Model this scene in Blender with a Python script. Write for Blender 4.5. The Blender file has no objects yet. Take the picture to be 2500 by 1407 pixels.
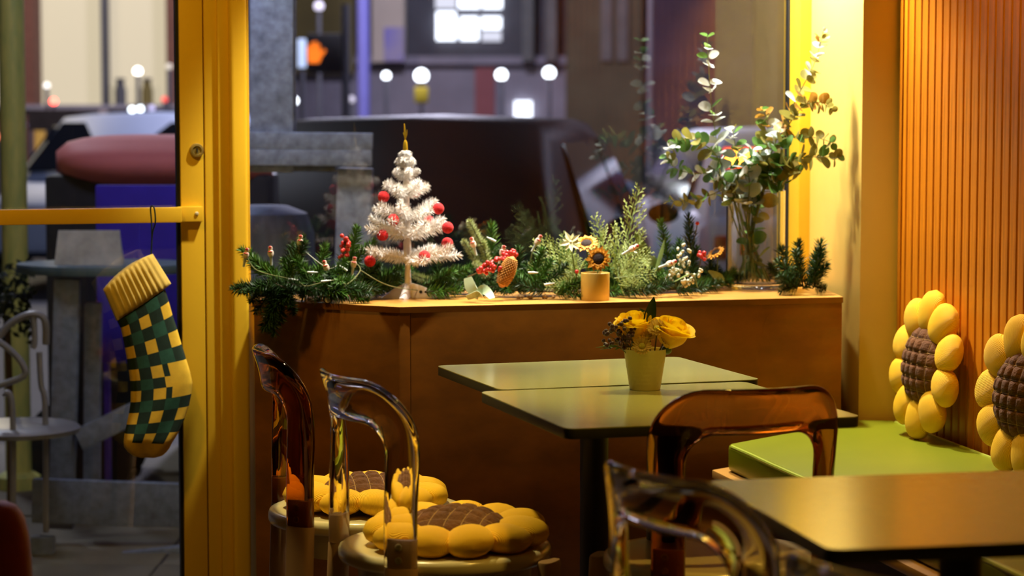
import bpy, bmesh, math, random
from mathutils import Vector, Matrix, Euler
R = math.radians
rnd = random.Random(7)
scene = bpy.context.scene
COL = scene.collection

# ------------------------------------------------------------------ camera
cd = bpy.data.cameras.new('camera')
cam = bpy.data.objects.new('camera', cd)
COL.objects.link(cam)
cam.location = (0, 0, 1.34)
cam.rotation_euler = (R(90 - 4.549), 0, 0)
cd.sensor_width = 36
cd.lens = 82.08
cd.clip_end = 200
cd.dof.use_dof = True
cd.dof.focus_distance = 5.3
cd.dof.aperture_fstop = 3.7
cd.dof.aperture_blades = 0
scene.camera = cam

# ------------------------------------------------------------------ view and world
scene.view_settings.view_transform = 'Standard'
scene.view_settings.look = 'None'
scene.view_settings.exposure = 0.0
scene.view_settings.gamma = 1.0
scene.view_settings.use_curve_mapping = False
scene.cycles.use_denoising = True
scene.cycles.max_bounces = 14
scene.cycles.transmission_bounces = 14
scene.cycles.glossy_bounces = 6
scene.cycles.diffuse_bounces = 4
scene.cycles.sample_clamp_indirect = 6
scene.cycles.blur_glossy = 0.5
wd = bpy.data.worlds.new('night_sky')
scene.world = wd
wd.use_nodes = True
wd.node_tree.nodes['Background'].inputs[0].default_value = (0.10, 0.12, 0.30, 1)
wd.node_tree.nodes['Background'].inputs[1].default_value = 0.12

# ------------------------------------------------------------------ lamps
def spot(name, loc, target, power, color, angle=80, blend=.5, radius=.06):
    l = bpy.data.lights.new(name, 'SPOT')
    l.energy = power; l.color = color; l.spot_size = R(angle); l.spot_blend = blend; l.shadow_soft_size = radius
    o = bpy.data.objects.new(name, l); COL.objects.link(o)
    o.location = loc
    o.rotation_euler = (Vector(target) - Vector(loc)).to_track_quat('-Z', 'Y').to_euler()
    return o
def point(name, loc, power, color, radius=.1):
    l = bpy.data.lights.new(name, 'POINT')
    l.energy = power; l.color = color; l.shadow_soft_size = radius
    o = bpy.data.objects.new(name, l); COL.objects.link(o); o.location = loc
    return o
NEUT = (1, .92, .80)
WARM = (1, .58, .09)
spot('window_spot', (.60, 6.46, 2.22), (.66, 6.46, .82), 250, NEUT, 104, .6, .05)
spot('window_spot', (-.14, 5.90, 2.50), (-.26, 6.15, .95), 225, NEUT, 58, .6, .05)
spot('window_spot', (.22, 6.22, 2.50), (.25, 6.17, .82), 95, NEUT, 74, .6, .05)
spot('overhead_spot', (-.58, 4.95, 2.62), (-.36, 4.84, .45), 230, (1, .78, .34), 34, .9, .05)
spot('overhead_spot', (.62, 5.15, 2.62), (1.32, 5.55, 1.20), 72, WARM, 60, .8, .06)
spot('overhead_spot', (.34, 5.55, 2.62), (.33, 4.92, .80), 150, (1, .82, .28), 30, .9, .05)
spot('overhead_spot', (.75, 3.7, 2.62), (.75, 3.8, .7), 80, WARM, 80, .9, .06)
spot('overhead_spot', (-1.15, 4.7, 2.62), (-1.0, 6.15, 1.1), 70, WARM, 56, .9, .08)
spot('overhead_spot', (.22, 4.35, 2.65), (.31, 4.90, .82), 42, (1, .72, .22), 32, .9, .08)  # fill lamp added to brighten the front of the bouquet
point('room_lamp', (-.5, 1.6, 2.55), 5, WARM, .15)
# street lighting outside, with two added fill lamps last
point('street_lamp_light', (-3.2, 11.5, 4.2), 260, (.80, .84, 1.0), .3)
point('street_lamp_light', (4.2, 15.5, 5.0), 300, (.72, .72, 1.0), .3)
point('street_lamp_light', (-1.0, 24.0, 5.5), 2600, (.78, .76, 1.0), .4)
point('street_lamp_light', (-6.5, 26.0, 4.5), 500, (1.0, .86, .62), .4)
point('timber_fill_light', (-1.0, 7.15, 2.5), 46, (.66, .78, 1.0), .2)  # unseen fill lamp added to brighten the timber frame
point('violet_fill_light', (-1.35, 7.6, 2.3), 8, (.22, .12, 1.0), .15)  # unseen violet fill over the board; no sign stands here

# ------------------------------------------------------------------ materials
MATS = {}
def mat(name, col=(.5, .5, .5), rough=.5, metal=0., trans=0., ior=1.45, emit=None, es=0., noise=None, bump=None,
        coat=0., spec=.5, sheen=0., col2=None, stretch=(1, 1, 1), wave=None, sss=0., thin=0.):
    if name in MATS: return MATS[name]
    m = bpy.data.materials.new(name); m.use_nodes = True
    nt = m.node_tree; b = nt.nodes['Principled BSDF']
    I = b.inputs
    I['Base Color'].default_value = (*col, 1); I['Roughness'].default_value = rough; I['Metallic'].default_value = metal
    I['Transmission Weight'].default_value = trans; I['IOR'].default_value = ior
    I['Coat Weight'].default_value = coat; I['Coat Roughness'].default_value = .12
    I['Specular IOR Level'].default_value = spec; I['Sheen Weight'].default_value = sheen
    if sss:
        I['Subsurface Weight'].default_value = sss; I['Subsurface Radius'].default_value = (.01, .006, .002)
    if emit:
        I['Emission Color'].default_value = (*emit, 1); I['Emission Strength'].default_value = es
    if noise or bump or wave:
        tc = nt.nodes.new('ShaderNodeTexCoord'); mp = nt.nodes.new('ShaderNodeMapping')
        mp.inputs['Scale'].default_value = stretch
        nt.links.new(tc.outputs['Object'], mp.inputs['Vector'])
    if noise:
        n = nt.nodes.new('ShaderNodeTexNoise'); n.inputs['Scale'].default_value = noise[0]
        n.inputs['Detail'].default_value = 6; n.inputs['Roughness'].default_value = .6
        nt.links.new(mp.outputs[0], n.inputs['Vector'])
        rp = nt.nodes.new('ShaderNodeValToRGB')
        c2 = col2 or tuple(c * noise[1] for c in col)
        rp.color_ramp.elements[0].color = (*c2, 1); rp.color_ramp.elements[0].position = .3
        rp.color_ramp.elements[1].color = (*col, 1); rp.color_ramp.elements[1].position = .7
        nt.links.new(n.outputs['Fac'], rp.inputs['Fac']); nt.links.new(rp.outputs[0], I['Base Color'])
    if bump:
        n = nt.nodes.new('ShaderNodeTexNoise'); n.inputs['Scale'].default_value = bump[0]; n.inputs['Detail'].default_value = 4
        nt.links.new(mp.outputs[0], n.inputs['Vector'])
        bp = nt.nodes.new('ShaderNodeBump'); bp.inputs['Strength'].default_value = bump[1]; bp.inputs['Distance'].default_value = bump[2] if len(bump) > 2 else .002
        nt.links.new(n.outputs['Fac'], bp.inputs['Height']); nt.links.new(bp.outputs[0], I['Normal'])
    if wave:
        w = nt.nodes.new('ShaderNodeTexWave'); w.wave_type = 'BANDS'; w.bands_direction = wave[0]
        w.inputs['Scale'].default_value = wave[1]; w.inputs['Distortion'].default_value = wave[2]; w.inputs['Detail'].default_value = 1
        w.inputs['Detail Scale'].default_value = .5
        nt.links.new(mp.outputs[0], w.inputs['Vector'])
        bp = nt.nodes.new('ShaderNodeBump'); bp.inputs['Strength'].default_value = wave[3]; bp.inputs['Distance'].default_value = wave[4]
        nt.links.new(w.outputs['Fac'], bp.inputs['Height']); nt.links.new(bp.outputs[0], I['Normal'])
    if thin:
        t = nt.nodes.new('ShaderNodeBsdfTranslucent'); mx = nt.nodes.new('ShaderNodeMixShader'); mx.inputs[0].default_value = thin
        t.inputs[0].default_value = (*col, 1); out = nt.nodes['Material Output']
        nt.links.new(b.outputs[0], mx.inputs[1]); nt.links.new(t.outputs[0], mx.inputs[2]); nt.links.new(mx.outputs[0], out.inputs['Surface'])
    MATS[name] = m
    return m

M = dict(
    yellow_paint=mat('yellow_paint', (.80, .50, .022), .42, noise=(3, .9), bump=(60, .08)),
    cream_wall=mat('cream_wall_paint', (.80, .55, .11), .6, noise=(2.5, .94), bump=(90, .06)),
    gasket=mat('black_rubber', (.008, .008, .008), .6),
    glass=mat('window_glass', (1, 1, 1), 0., trans=1., ior=1.5),
    wood_wall=mat('stained_pine', (.64, .20, .003), .40, noise=(5, .48), stretch=(9, 9, .7), coat=.05, spec=.35),
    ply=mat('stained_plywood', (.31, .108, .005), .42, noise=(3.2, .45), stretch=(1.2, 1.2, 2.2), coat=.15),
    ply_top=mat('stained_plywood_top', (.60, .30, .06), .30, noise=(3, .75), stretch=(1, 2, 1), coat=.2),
    dark_wood=mat('dark_wood', (.045, .018, .007), .55, noise=(4, .6), stretch=(1, 1, 4)),
    floor=mat('floor_boards', (.035, .018, .009), .5, noise=(4, .5)),
    ceiling=mat('ceiling_paint', (.22, .15, .06), .8, noise=(3, .9)),
    room_wall=mat('room_wall_paint', (.16, .085, .03), .7, noise=(2, .8)),
    laminate=mat('sage_laminate', (.35, .34, .105), .22, noise=(40, .92), bump=(160, .04), spec=.6, coat=.25),
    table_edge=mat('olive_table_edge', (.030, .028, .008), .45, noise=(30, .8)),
    black_metal=mat('black_metal', (.010, .009, .008), .5, metal=0., bump=(120, .05)),
    seat=mat('cream_lacquer', (.72, .64, .36), .22, noise=(3, .95), coat=.3),
    leg=mat('tan_lacquer', (.50, .30, .135), .38, noise=(6, .9), stretch=(4, 4, .5)),
    clear=mat('clear_acrylic', (.97, .965, .93), .02, trans=1., ior=1.47),
    amber=mat('amber_acrylic', (.40, .135, .030), .02, trans=1., ior=1.47),
    steel=mat('steel', (.80, .72, .45), .35, metal=.35, noise=(40, .8)),
    corduroy=mat('yellow_corduroy', (.95, .54, .006), .8, sheen=.0, noise=(7, .88), wave=('Y', 135, .5, .55, .0024)),
    plush=mat('brown_plush', (.15, .052, .006), .9, sheen=.03, noise=(30, .55), bump=(190, .7, .004)),
    vinyl=mat('green_vinyl', (.185, .215, .002), .34, noise=(5, .9), bump=(220, .10, .001)),
    vinyl_dark=mat('green_vinyl_welt', (.36, .42, .04), .35, noise=(9, .9)),
)

# ------------------------------------------------------------------ mesh builder
class MB:
    def __init__(s): s.v = []; s.f = []; s.m = []
    def add(s, vs, fs, mi=0, mx=None):
        k = len(s.v)
        if mx is not None: vs = [tuple(mx @ Vector(q)) for q in vs]
        s.v += [tuple(q) for q in vs]
        for f in fs:
            s.f.append(tuple(i + k for i in f)); s.m.append(mi)
        return s
    def box(s, x0, x1, y0, y1, z0, z1, mi=0, mx=None):
        vs = [(x, y, z) for z in (z0, z1) for y in (y0, y1) for x in (x0, x1)]
        return s.add(vs, [(0, 2, 3, 1), (4, 5, 7, 6), (0, 1, 5, 4), (2, 6, 7, 3), (0, 4, 6, 2), (1, 3, 7, 5)], mi, mx)
    def prism(s, poly, z0, z1, mi=0, mx=None):
        a = sum(poly[i][0] * poly[(i + 1) % len(poly)][1] - poly[(i + 1) % len(poly)][0] * poly[i][1] for i in range(len(poly)))
        if a < 0: poly = poly[::-1]
        n = len(poly)
        vs = [(p[0], p[1], z0) for p in poly] + [(p[0], p[1], z1) for p in poly]
        fs = [tuple(range(n - 1, -1, -1)), tuple(range(n, 2 * n))] + [(i, (i + 1) % n, n + (i + 1) % n, n + i) for i in range(n)]
        return s.add(vs, fs, mi, mx)
    def rings(s, rings, mi=0, closed=False, cap=True, mx=None):
        n = len(rings[0]); vs = [q for r_ in rings for q in r_]; fs = []
        L = len(rings)
        for i in range(L if closed else L - 1):
            a, b = i * n, ((i + 1) % L) * n
            for j in range(n): fs.append((a + j, a + (j + 1) % n, b + (j + 1) % n, b + j))
        if cap and not closed:
            fs.append(tuple(range(n - 1, -1, -1))); fs.append(tuple((L - 1) * n + j for j in range(n)))
        return s.add(vs, fs, mi, mx)
    def lathe(s, prof, seg=32, mi=0, mx=None, cap=True):
        return s.rings([[(r_ * math.cos(2 * math.pi * j / seg), r_ * math.sin(2 * math.pi * j / seg), z) for j in range(seg)] for r_, z in prof], mi, False, cap, mx)
    def tube(s, pts, rad, seg=8, mi=0, mx=None, cap=True, closed=False):
        pts = [Vector(p) for p in pts]; L = len(pts); out = []
        up = Vector((0, 0, 1)); pn = None
        for i, p in enumerate(pts):
            t = (pts[(i + 1) % L] - pts[i - 1]) if closed else (pts[min(i + 1, L - 1)] - pts[max(i - 1, 0)])
            t = t.normalized() if t.length > 1e-9 else Vector((0, 0, 1))
            if pn is None:
                pn = t.cross(up if abs(t.z) < .95 else Vector((1, 0, 0))).normalized()
            else:
                pn = (pn - t * pn.dot(t)); pn = pn.normalized() if pn.length > 1e-6 else t.orthogonal().normalized()
            bn = t.cross(pn)
            r_ = rad[i] if isinstance(rad, (list, tuple)) else rad
            out.append([tuple(p + (pn * math.cos(2 * math.pi * j / seg) + bn * math.sin(2 * math.pi * j / seg)) * r_) for j in range(seg)])
        return s.rings(out, mi, closed, cap, mx)
    def ell(s, c, r_, seg=12, rg=8, mi=0, mx=None, rot=None, p=1.0):
        vs = []; fs = []
        for i in range(rg + 1):
            th = math.pi * i / rg
            for j in range(seg):
                ph = 2 * math.pi * j / seg
                q = Vector((r_[0] * math.sin(th) ** p * math.cos(ph), r_[1] * math.sin(th) ** p * math.sin(ph), r_[2] * math.cos(th)))
                if rot is not None: q = rot @ q
                vs.append((q.x + c[0], q.y + c[1], q.z + c[2]))
        for i in range(rg):
            for j in range(seg):
                fs.append((i * seg + j, (i + 1) * seg + j, (i + 1) * seg + (j + 1) % seg, i * seg + (j + 1) % seg))
        return s.add(vs, fs, mi, mx)
    def mesh(s, name, mats, smooth=True, bevel=0., angle=40, segs=2, fix=True):
        me = bpy.data.meshes.new(name)
        me.from_pydata(s.v, [], s.f)
        for q in (mats if isinstance(mats, (list, tuple)) else [mats]): me.materials.append(q)
        if any(s.m): me.polygons.foreach_set('material_index', s.m)
        if fix and not bevel:
            bm = bmesh.new(); bm.from_mesh(me); bmesh.ops.recalc_face_normals(bm, faces=bm.faces); bm.to_mesh(me); bm.free()
        if bevel:
            bm = bmesh.new(); bm.from_mesh(me); bmesh.ops.recalc_face_normals(bm, faces=bm.faces)
            es = [e for e in bm.edges if len(e.link_faces) == 2 and e.calc_face_angle(0) > R(30)]
            bmesh.ops.bevel(bm, geom=es, offset=bevel, segments=segs, affect='EDGES', profile=.6, clamp_overlap=True)
            bm.to_mesh(me); bm.free()
        if smooth:
            me.polygons.foreach_set('use_smooth', [True] * len(me.polygons))
            me.set_sharp_from_angle(angle=R(angle))
        me.update()
        return me
    def build(s, name, mats, parent=None, loc=None, rot=None, **k):
        return link(name, s.mesh(name, mats, **k), parent, loc, rot)

def link(name, me, parent=None, loc=None, rot=None, scale=None, mx=None):
    o = bpy.data.objects.new(name, me); COL.objects.link(o)
    if parent is not None: o.parent = parent
    if mx is not None: o.matrix_local = mx
    else:
        if loc is not None: o.location = loc
        if rot is not None: o.rotation_euler = rot
        if scale is not None: o.scale = (scale,) * 3 if isinstance(scale, (int, float)) else scale
    return o
def tag(o, label=None, cat=None, group=None, kind=None):
    if label: o['label'] = label
    if cat: o['category'] = cat
    if group: o['group'] = group
    if kind: o['kind'] = kind
    return o
def thing(name, label, cat, loc=(0, 0, 0), rot=(0, 0, 0), group=None, kind=None, scale=None):
    o = bpy.data.objects.new(name, None); COL.objects.link(o)
    o.empty_display_size = .1
    o.location = loc; o.rotation_euler = rot
    if scale: o.scale = (scale,) * 3
    return tag(o, label, cat, group, kind)
def copy_tree(o, parent=None):
    kids = list(o.children)
    c = o.copy(); COL.objects.link(c)
    if parent is not None: c.parent = parent
    for k in kids: copy_tree(k, c)
    return c
def aim(loc, d, roll=0., scale=1.):
    """matrix whose local X runs along d"""
    q = Vector(d).to_track_quat('X', 'Z')
    return Matrix.Translation(Vector(loc)) @ q.to_matrix().to_4x4() @ Matrix.Rotation(roll, 4, 'X') @ Matrix.Diagonal((*((scale,) * 3 if isinstance(scale, (int, float)) else scale), 1))
def bez(pts, n):
    """smooth curve through the points"""
    P = [Vector(p) for p in pts]; out = []
    for i in range(n):
        t = i / (n - 1) * (len(P) - 1); k = min(int(t), len(P) - 2); u = t - k
        a, b, c, d = P[max(k - 1, 0)], P[k], P[k + 1], P[min(k + 2, len(P) - 1)]
        out.append(.5 * ((2 * b) + (c - a) * u + (2 * a - 5 * b + 4 * c - d) * u * u + (3 * b - a - 3 * c + d) * u ** 3))
    return out

# ================================================================== SETTING
# the shop front runs at 18 degrees to the picture; s runs along it, o is the distance into the room
FA = R(18)
MF = Matrix.Translation((.675, 6.75, 0)) @ Matrix.Rotation(FA, 4, 'Z')
def fbox(mb, s0, s1, o0, o1, z0, z1, mi=0): return mb.box(s0, s1, -o1, -o0, z0, z1, mi)
def front(name, label=None, kind='structure'):
    o = thing(name, label, None, kind=kind); o.matrix_world = MF; return o
def struct(name, mb, m, parent=None, **k):
    o = mb.build(name, m, parent, **k)
    if parent is None: o['kind'] = 'structure'
    return o

fl = struct('floor', MB().box(-3.2, 3.0, -2.2, 6.2, -.06, 0), M['floor'], smooth=False)
fl2 = struct('ceiling', MB().box(-3.2, 3.0, -2.2, 7.2, 2.75, 2.8), M['ceiling'], smooth=False)
struct('wall_back', MB().box(-3.2, 3.0, -2.3, -2.2, 0, 2.75), M['room_wall'], smooth=False)
struct('wall_left', MB().box(-3.3, -3.2, -2.2, 5.5, 0, 2.75), M['room_wall'], smooth=False)

# door, its pane and its push bar
door = front('door_1')
struct('door_stile', fbox(MB(), -1.6459, -1.5837, -.015, .03, .0, 2.3), M['yellow_paint'], door, bevel=.002)
struct('door_stile', fbox(MB(), -2.62, -2.55, -.015, .03, .0, 2.3), M['yellow_paint'], door, bevel=.002)
struct('bottom_rail', fbox(MB(), -2.55, -1.6459, -.015, .03, .0, .055), M['yellow_paint'], door, bevel=.002)
struct('top_rail', fbox(MB(), -2.55, -1.6459, -.015, .03, 2.2, 2.3), M['yellow_paint'], door, bevel=.002)
struct('gasket', fbox(MB(), -1.6541, -1.6459+.001, -.008, .02, .055, 2.2), M['gasket'], door, smooth=False)
struct('door_glass', fbox(MB(), -2.55, -1.6462, -.003, .003, .055, 2.2), M['glass'], door, smooth=False)
bar = MB(); fbox(bar, -2.60, -1.6508, .045, .075, 1.023, 1.0632)
pb = struct('push_bar', bar, M['yellow_paint'], door, bevel=.004)
bar = MB(); fbox(bar, -1.656, -1.5902, .0295, .05, 1.0232, 1.0636)
struct('bar_end', bar, M['yellow_paint'], pb, bevel=.003)
sc = MB().lathe([(.0, -.002), (.0052, -.002), (.0052, .003), (.003, .0042), (.0, .0042)], 12, mx=Matrix.Translation((-1.6078, -.05, 1.045)) @ Matrix.Rotation(R(90), 4, 'X'))
struct('screw', sc, M['steel'], pb)
lk = MB().lathe([(.019, -.004), (.019, .006), (.017, .010), (.012, .011), (.011, .008), (.0, .008)], 28, mx=Matrix.Translation((-1.6031, -.03, 1.2125)) @ Matrix.Rotation(R(90), 4, 'X'))
lkm = mat('brass_lock', (.50, .38, .10), .35, metal=.6, noise=(60, .7))
lo = struct('lock_cylinder', lk, lkm, door)
struct('key_slot', MB().box(-.0012, .0012, -.0125, -.006, -.006, .006, mx=Matrix.Translation((-1.6031, -.03, 1.2125))), M['gasket'], lo, smooth=False)

# jamb and post between door and window
j = MB(); fbox(j, -1.5804, -1.511, -.05, .033, 0, 2.75)
jo = struct('trim_1', j, M['yellow_paint'], bevel=.003); jo.matrix_world = MF
j = MB(); fbox(j, -1.5473, -1.513+.002, .032, .048, 0, 2.75)
struct('trim_strip', j, M['yellow_paint'], jo, bevel=.004)
j = MB(); fbox(j, -1.5189, -1.4735, -.05, .078, 0, 2.75)
jo = struct('trim_2', j, M['yellow_paint'], bevel=.010, segs=3); jo.matrix_world = MF
j = MB(); fbox(j, -1.4735-.004, -1.4621, -.03, .045, 0.80, 2.75)
struct('glazing_bead', j, M['yellow_paint'], jo, bevel=.002)

# shop window
win = front('window_1')
wl = -1.4537; wr = 0.1409
struct('window_frame', fbox(MB(), wr, wr + .10, -.055, .06, .70, 2.5), M['yellow_paint'], win, bevel=.002)
struct('window_frame', fbox(MB(), wl, wr, -.05, .05, .70, .80), M['yellow_paint'], win, bevel=.002)
struct('window_frame', fbox(MB(), wl, wr, -.05, .05, 2.4, 2.5), M['yellow_paint'], win, bevel=.002)
struct('gasket', fbox(MB(), wr - .006, wr, -.03, -.008, .80, 2.4), M['gasket'], win, smooth=False)
struct('window_glass', fbox(MB(), wl - .01, wr - .004, -.022, -.016, .80, 2.4), M['glass'], win, smooth=False)
w = MB(); fbox(w, wl, .45, -.05, .045, 0, .70); fbox(w, wl, .45, -.05, .05, 2.5, 2.75); fbox(w, -2.7, wl, -.05, .03, 2.3, 2.75); fbox(w, -4.2, -2.62, -.05, .03, 0, 2.75)
wo = struct('wall_front', w, M['yellow_paint'], smooth=False); wo.matrix_world = MF

# right hand pier and boarded wall
struct('wall_pier', MB().prism([(.945, 6.322), (.860, 6.752), (1.25, 6.90), (1.25, 6.31), (1.058, 6.303)], 0, 2.75), M['cream_wall'], bevel=.002)
wr_ = thing('wall_right', None, None, (1.045, 6.289, 0), (0, 0, math.atan2(-1, .2008)), kind='structure')
# local x runs along the wall towards the room, local y points into the wall (away from the room is +y)
struct('backing', MB().box(-.05, 8.4, .012, .05, 0, 2.75), M['dark_wood'], wr_, smooth=False)
struct('wall_panel', MB().box(64 * .0485, 8.4, .0, .013, 0, 2.75), M['wood_wall'], wr_, smooth=False)
prof = [(0, .013), (.0, .0035), (.0022, .0008), (.005, 0), (.0405, 0), (.0412, .0035), (.0420, .0040), (.0428, .0015), (.0448, .0004), (.0466, .0018), (.0472, .0045), (.0472, .013)]
plank_me = MB().prism(prof, 0, 2.75).mesh('plank', M['wood_wall'], angle=25)
for i in range(64):
    o = link('plank', plank_me, wr_, (i * .0485, 0, 0))
struct('trim_3', MB().box(-.004, .016, -.004, .012, .40, 2.75), M['wood_wall'], wr_, bevel=.002)

# ================================================================== WINDOW BOX
box = thing('window_box', 'stained plywood window box with a glossy ledge top and angled end', 'window ledge', (-.285, 5.9, 0))
def rel(o, pts): return [(p[0] - o.location.x, p[1] - o.location.y) + tuple(p[2:]) for p in pts]
TOPZ = .8225
B0, BR, BL = (-.285, 5.9), (.883, 6.205), (-.683, 6.122)
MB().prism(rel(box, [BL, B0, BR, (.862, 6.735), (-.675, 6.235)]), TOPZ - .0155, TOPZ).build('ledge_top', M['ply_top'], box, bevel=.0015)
edge = MB()
def strip(mb, a, b, t, z0, z1, off=0., mi=0):
    a, b = Vector(a), Vector(b); d = (b - a).normalized(); n = Vector((d.y, -d.x)) * 1
    if n.y > 0: n = -n
    p = [a + n * off, b + n * off, b + n * (off - t), a + n * (off - t)]
    return mb.prism([tuple(q) for q in p], z0, z1, mi)
L0, LR, LL = rel(box, [B0, BR, BL])
for a, b in ((L0, LR), (LL, L0)):
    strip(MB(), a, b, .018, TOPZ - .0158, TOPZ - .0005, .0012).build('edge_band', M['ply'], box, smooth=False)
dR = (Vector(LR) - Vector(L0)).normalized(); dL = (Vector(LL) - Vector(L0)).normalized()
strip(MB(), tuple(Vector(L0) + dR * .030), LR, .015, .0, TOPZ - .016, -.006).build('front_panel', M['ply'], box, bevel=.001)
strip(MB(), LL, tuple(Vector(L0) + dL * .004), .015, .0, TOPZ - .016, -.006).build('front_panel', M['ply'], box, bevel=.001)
cp = MB().prism([tuple(Vector(L0) + dL * .006 + Vector((0, .004))), tuple(Vector(L0) + dR * .004 + Vector((0, .0035))), tuple(Vector(L0) + dR * .0275 + Vector((0, .0035))), tuple(Vector(L0) + dR * .0275 + Vector((-.006, .03))), tuple(Vector(L0) + dL * .006 + Vector((.01, .03)))], 0, TOPZ - .016)
cp.build('corner_strip', M['ply'], box, bevel=.002)
sd = MB().prism(rel(box, [(.877, 6.222), (.858, 6.73), (.843, 6.73), (.862, 6.222)]), 0, TOPZ - .016)
sd.build('side_panel', M['ply'], box, smooth=False)

# ================================================================== BENCH
bench = thing('bench', 'long olive green vinyl bench along the boarded wall', 'bench', (.9, 5.6, 0))
def bx(y): return .548 + (5.839 - y) * .2345
def wx(y): return 1.040 + (6.289 - y) * .2008
bp = rel(bench, [(bx(5.85), 5.85), (.938, 6.300), (1.036, 6.285), (wx(2.2), 2.2), (bx(2.2), 2.2)])
MB().prism(bp, .410, .48).build('seat_pad', M['vinyl'], bench, bevel=.014, segs=4)
f0, f1 = Vector((*bp[0], .4745)), Vector((*bp[4], .4745))
dd = (f1 - f0).normalized()
MB().tube([f0 + dd * .02 + Vector((.004, 0, 0)) + (f1 - f0) * (i / 24) * .98 + Vector((.0016 * math.sin(i * 2.1), 0, 0)) for i in range(25)], .0052, 8).build('piping', M['vinyl_dark'], bench)
f0, f1 = Vector((*bp[2], .4790)), Vector((*bp[3], .4790))
MB().tube([f0 + (f1 - f0) * (.01 + i / 16 * .98) + Vector((-.010, 0, 0)) for i in range(17)], .005, 8).build('piping', M['vinyl_dark'], bench)
bo = rel(bench, [(bx(5.88) - .030, 5.875), (.93, 6.295), (1.036, 6.283), (wx(2.2), 2.2), (bx(2.2) - .030, 2.2)])
MB().prism(bo, .388, .409).build('seat_board', M['ply_top'], bench, bevel=.002)
bo = rel(bench, [(bx(5.78) + .07, 5.80), (.95, 6.27), (1.03, 6.275), (wx(2.2), 2.2), (bx(2.2) + .07, 2.2)])
MB().prism(bo, .0, .388).build('base_panel', M['dark_wood'], bench, smooth=False)

# ================================================================== TABLES
def round_rect(w, d, r_, n=6):
    out = []
    for cx, cy, a0 in ((w - r_, d - r_, 0), (r_, d - r_, 90), (r_, r_, 180), (w - r_, r_, 270)):
        for i in range(n + 1):
            a = R(a0 + 90 * i / n); out.append((cx + r_ * math.cos(a), cy + r_ * math.sin(a)))
    return out
def table(label, corner, ang, w, d, z=.735, th=.021):
    """corner = near left corner of the top"""
    t = thing('cafe_table', label, 'table', (corner[0], corner[1], 0), (0, 0, R(ang)), 'sage topped cafe tables')
    rr = round_rect(w, d, .022)
    MB().prism(rr, z - .002, z).build('tabletop', M['laminate'], t, smooth=False)
    i = [(.0012 + x * (w - .0024) / w, .0012 + y * (d - .0024) / d) for x, y in rr]
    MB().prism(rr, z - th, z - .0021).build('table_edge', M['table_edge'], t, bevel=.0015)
    c = Matrix.Translation((w / 2, d / 2, 0))
    MB().lathe([(.032, .02), (.032, z - th - .012)], 24, mx=c).build('pedestal', M['black_metal'], t)
    MB().box(-.17, .17, -.03, .03, z - th - .012, z - th - .001, mx=c).box(-.03, .03, -.17, .17, z - th - .0119, z - th - .0012, mx=c).build('mounting_plate', M['black_metal'], t, smooth=False)
    MB().lathe([(.0, 0), (.21, 0), (.212, .006), (.20, .011), (.05, .02), (.0, .02)], 36, mx=c).build('base_plate', M['black_metal'], t)
    return t
table('sage topped cafe table touching the window box, its far side in shadow', (-.024, 4.893), 18.3, .60, .482)
table('sage topped cafe table with the flower pot standing on its far edge', (.1015, 4.303), 16.8, .60, .588)
table('sage topped cafe table pushed up to the bench, glossy and nearest of the three', (.430, 3.126), 11.2, .62, .595)

# ================================================================== CHAIRS
SR = .2135            # seat radius
def back_mesh(name, m):
    Rc = .2285; a = .209; b = .142; z0 = .452; zt = .812; zb = .722; ro = .100; ri = .055
    O = []; I = []
    def seg(p, q, n, lst): lst += [(p[0] + (q[0] - p[0]) * i / n, p[1] + (q[1] - p[1]) * i / n) for i in range(n)]
    def arc(c, r_, a0, a1, n, lst): lst += [(c[0] + r_ * math.cos(R(a0 + (a1 - a0) * i / n)), c[1] + r_ * math.sin(R(a0 + (a1 - a0) * i / n))) for i in range(n)]
    n1, n2, n3 = 14, 14, 20
    seg((-a, z0), (-a, zt - ro), n1, O); arc((-a + ro, zt - ro), ro, 180, 90, n2, O); seg((-a + ro, zt), (a - ro, zt), n3, O); arc((a - ro, zt - ro), ro, 90, 0, n2, O); seg((a, zt - ro), (a, z0), n1, O); O.append((a, z0))
    seg((-b, z0), (-b, zb - ri), n1, I); arc((-b + ri, zb - ri), ri, 180, 90, n2, I); seg((-b + ri, zb), (b - ri, zb), n3, I); arc((b - ri, zb - ri), ri, 90, 0, n2, I); seg((b, zb - ri), (b, z0), n1, I); I.append((b, z0))
    out = []; K = 28
    L = len(O)
    for i in range(L):
        o_, i_ = O[i], I[i]; cx, cz = (o_[0] + i_[0]) / 2, (o_[1] + i_[1]) / 2
        wx_, wz_ = (o_[0] - i_[0]) / 2, (o_[1] - i_[1]) / 2
        band = max(0., min(1., (cz - .66) / .10)); th = .0160 - .0035 * band
        ring = []
        for j in range(K):
            t = 2 * math.pi * j / K; c_, s_ = math.cos(t), math.sin(t)
            e = 2 / 2.7
            u = math.copysign(abs(c_) ** e, c_); v = math.copysign(abs(s_) ** e, s_)
            x, z = cx + wx_ * u, cz + wz_ * u
            f = max(0., (z - .60) / .21)
            rr = Rc + th * v + .034 * f * f - .007 * band * (1 - u * u)
            an = x / Rc
            w = max(0., min(1., (z - .54) / .20)); w = w * w * (3 - 2 * w)
            fr = rr - Rc + .164 + .042 * (1 - min(1.6, (x / .165) ** 2))
            ring.append((-(rr * math.cos(an) * (1 - w) + fr * w), rr * math.sin(an) * (1 - w) + x * .93 * w, z))
        out.append(ring)
    return MB().rings(out).mesh(name, m, angle=60)
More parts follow.
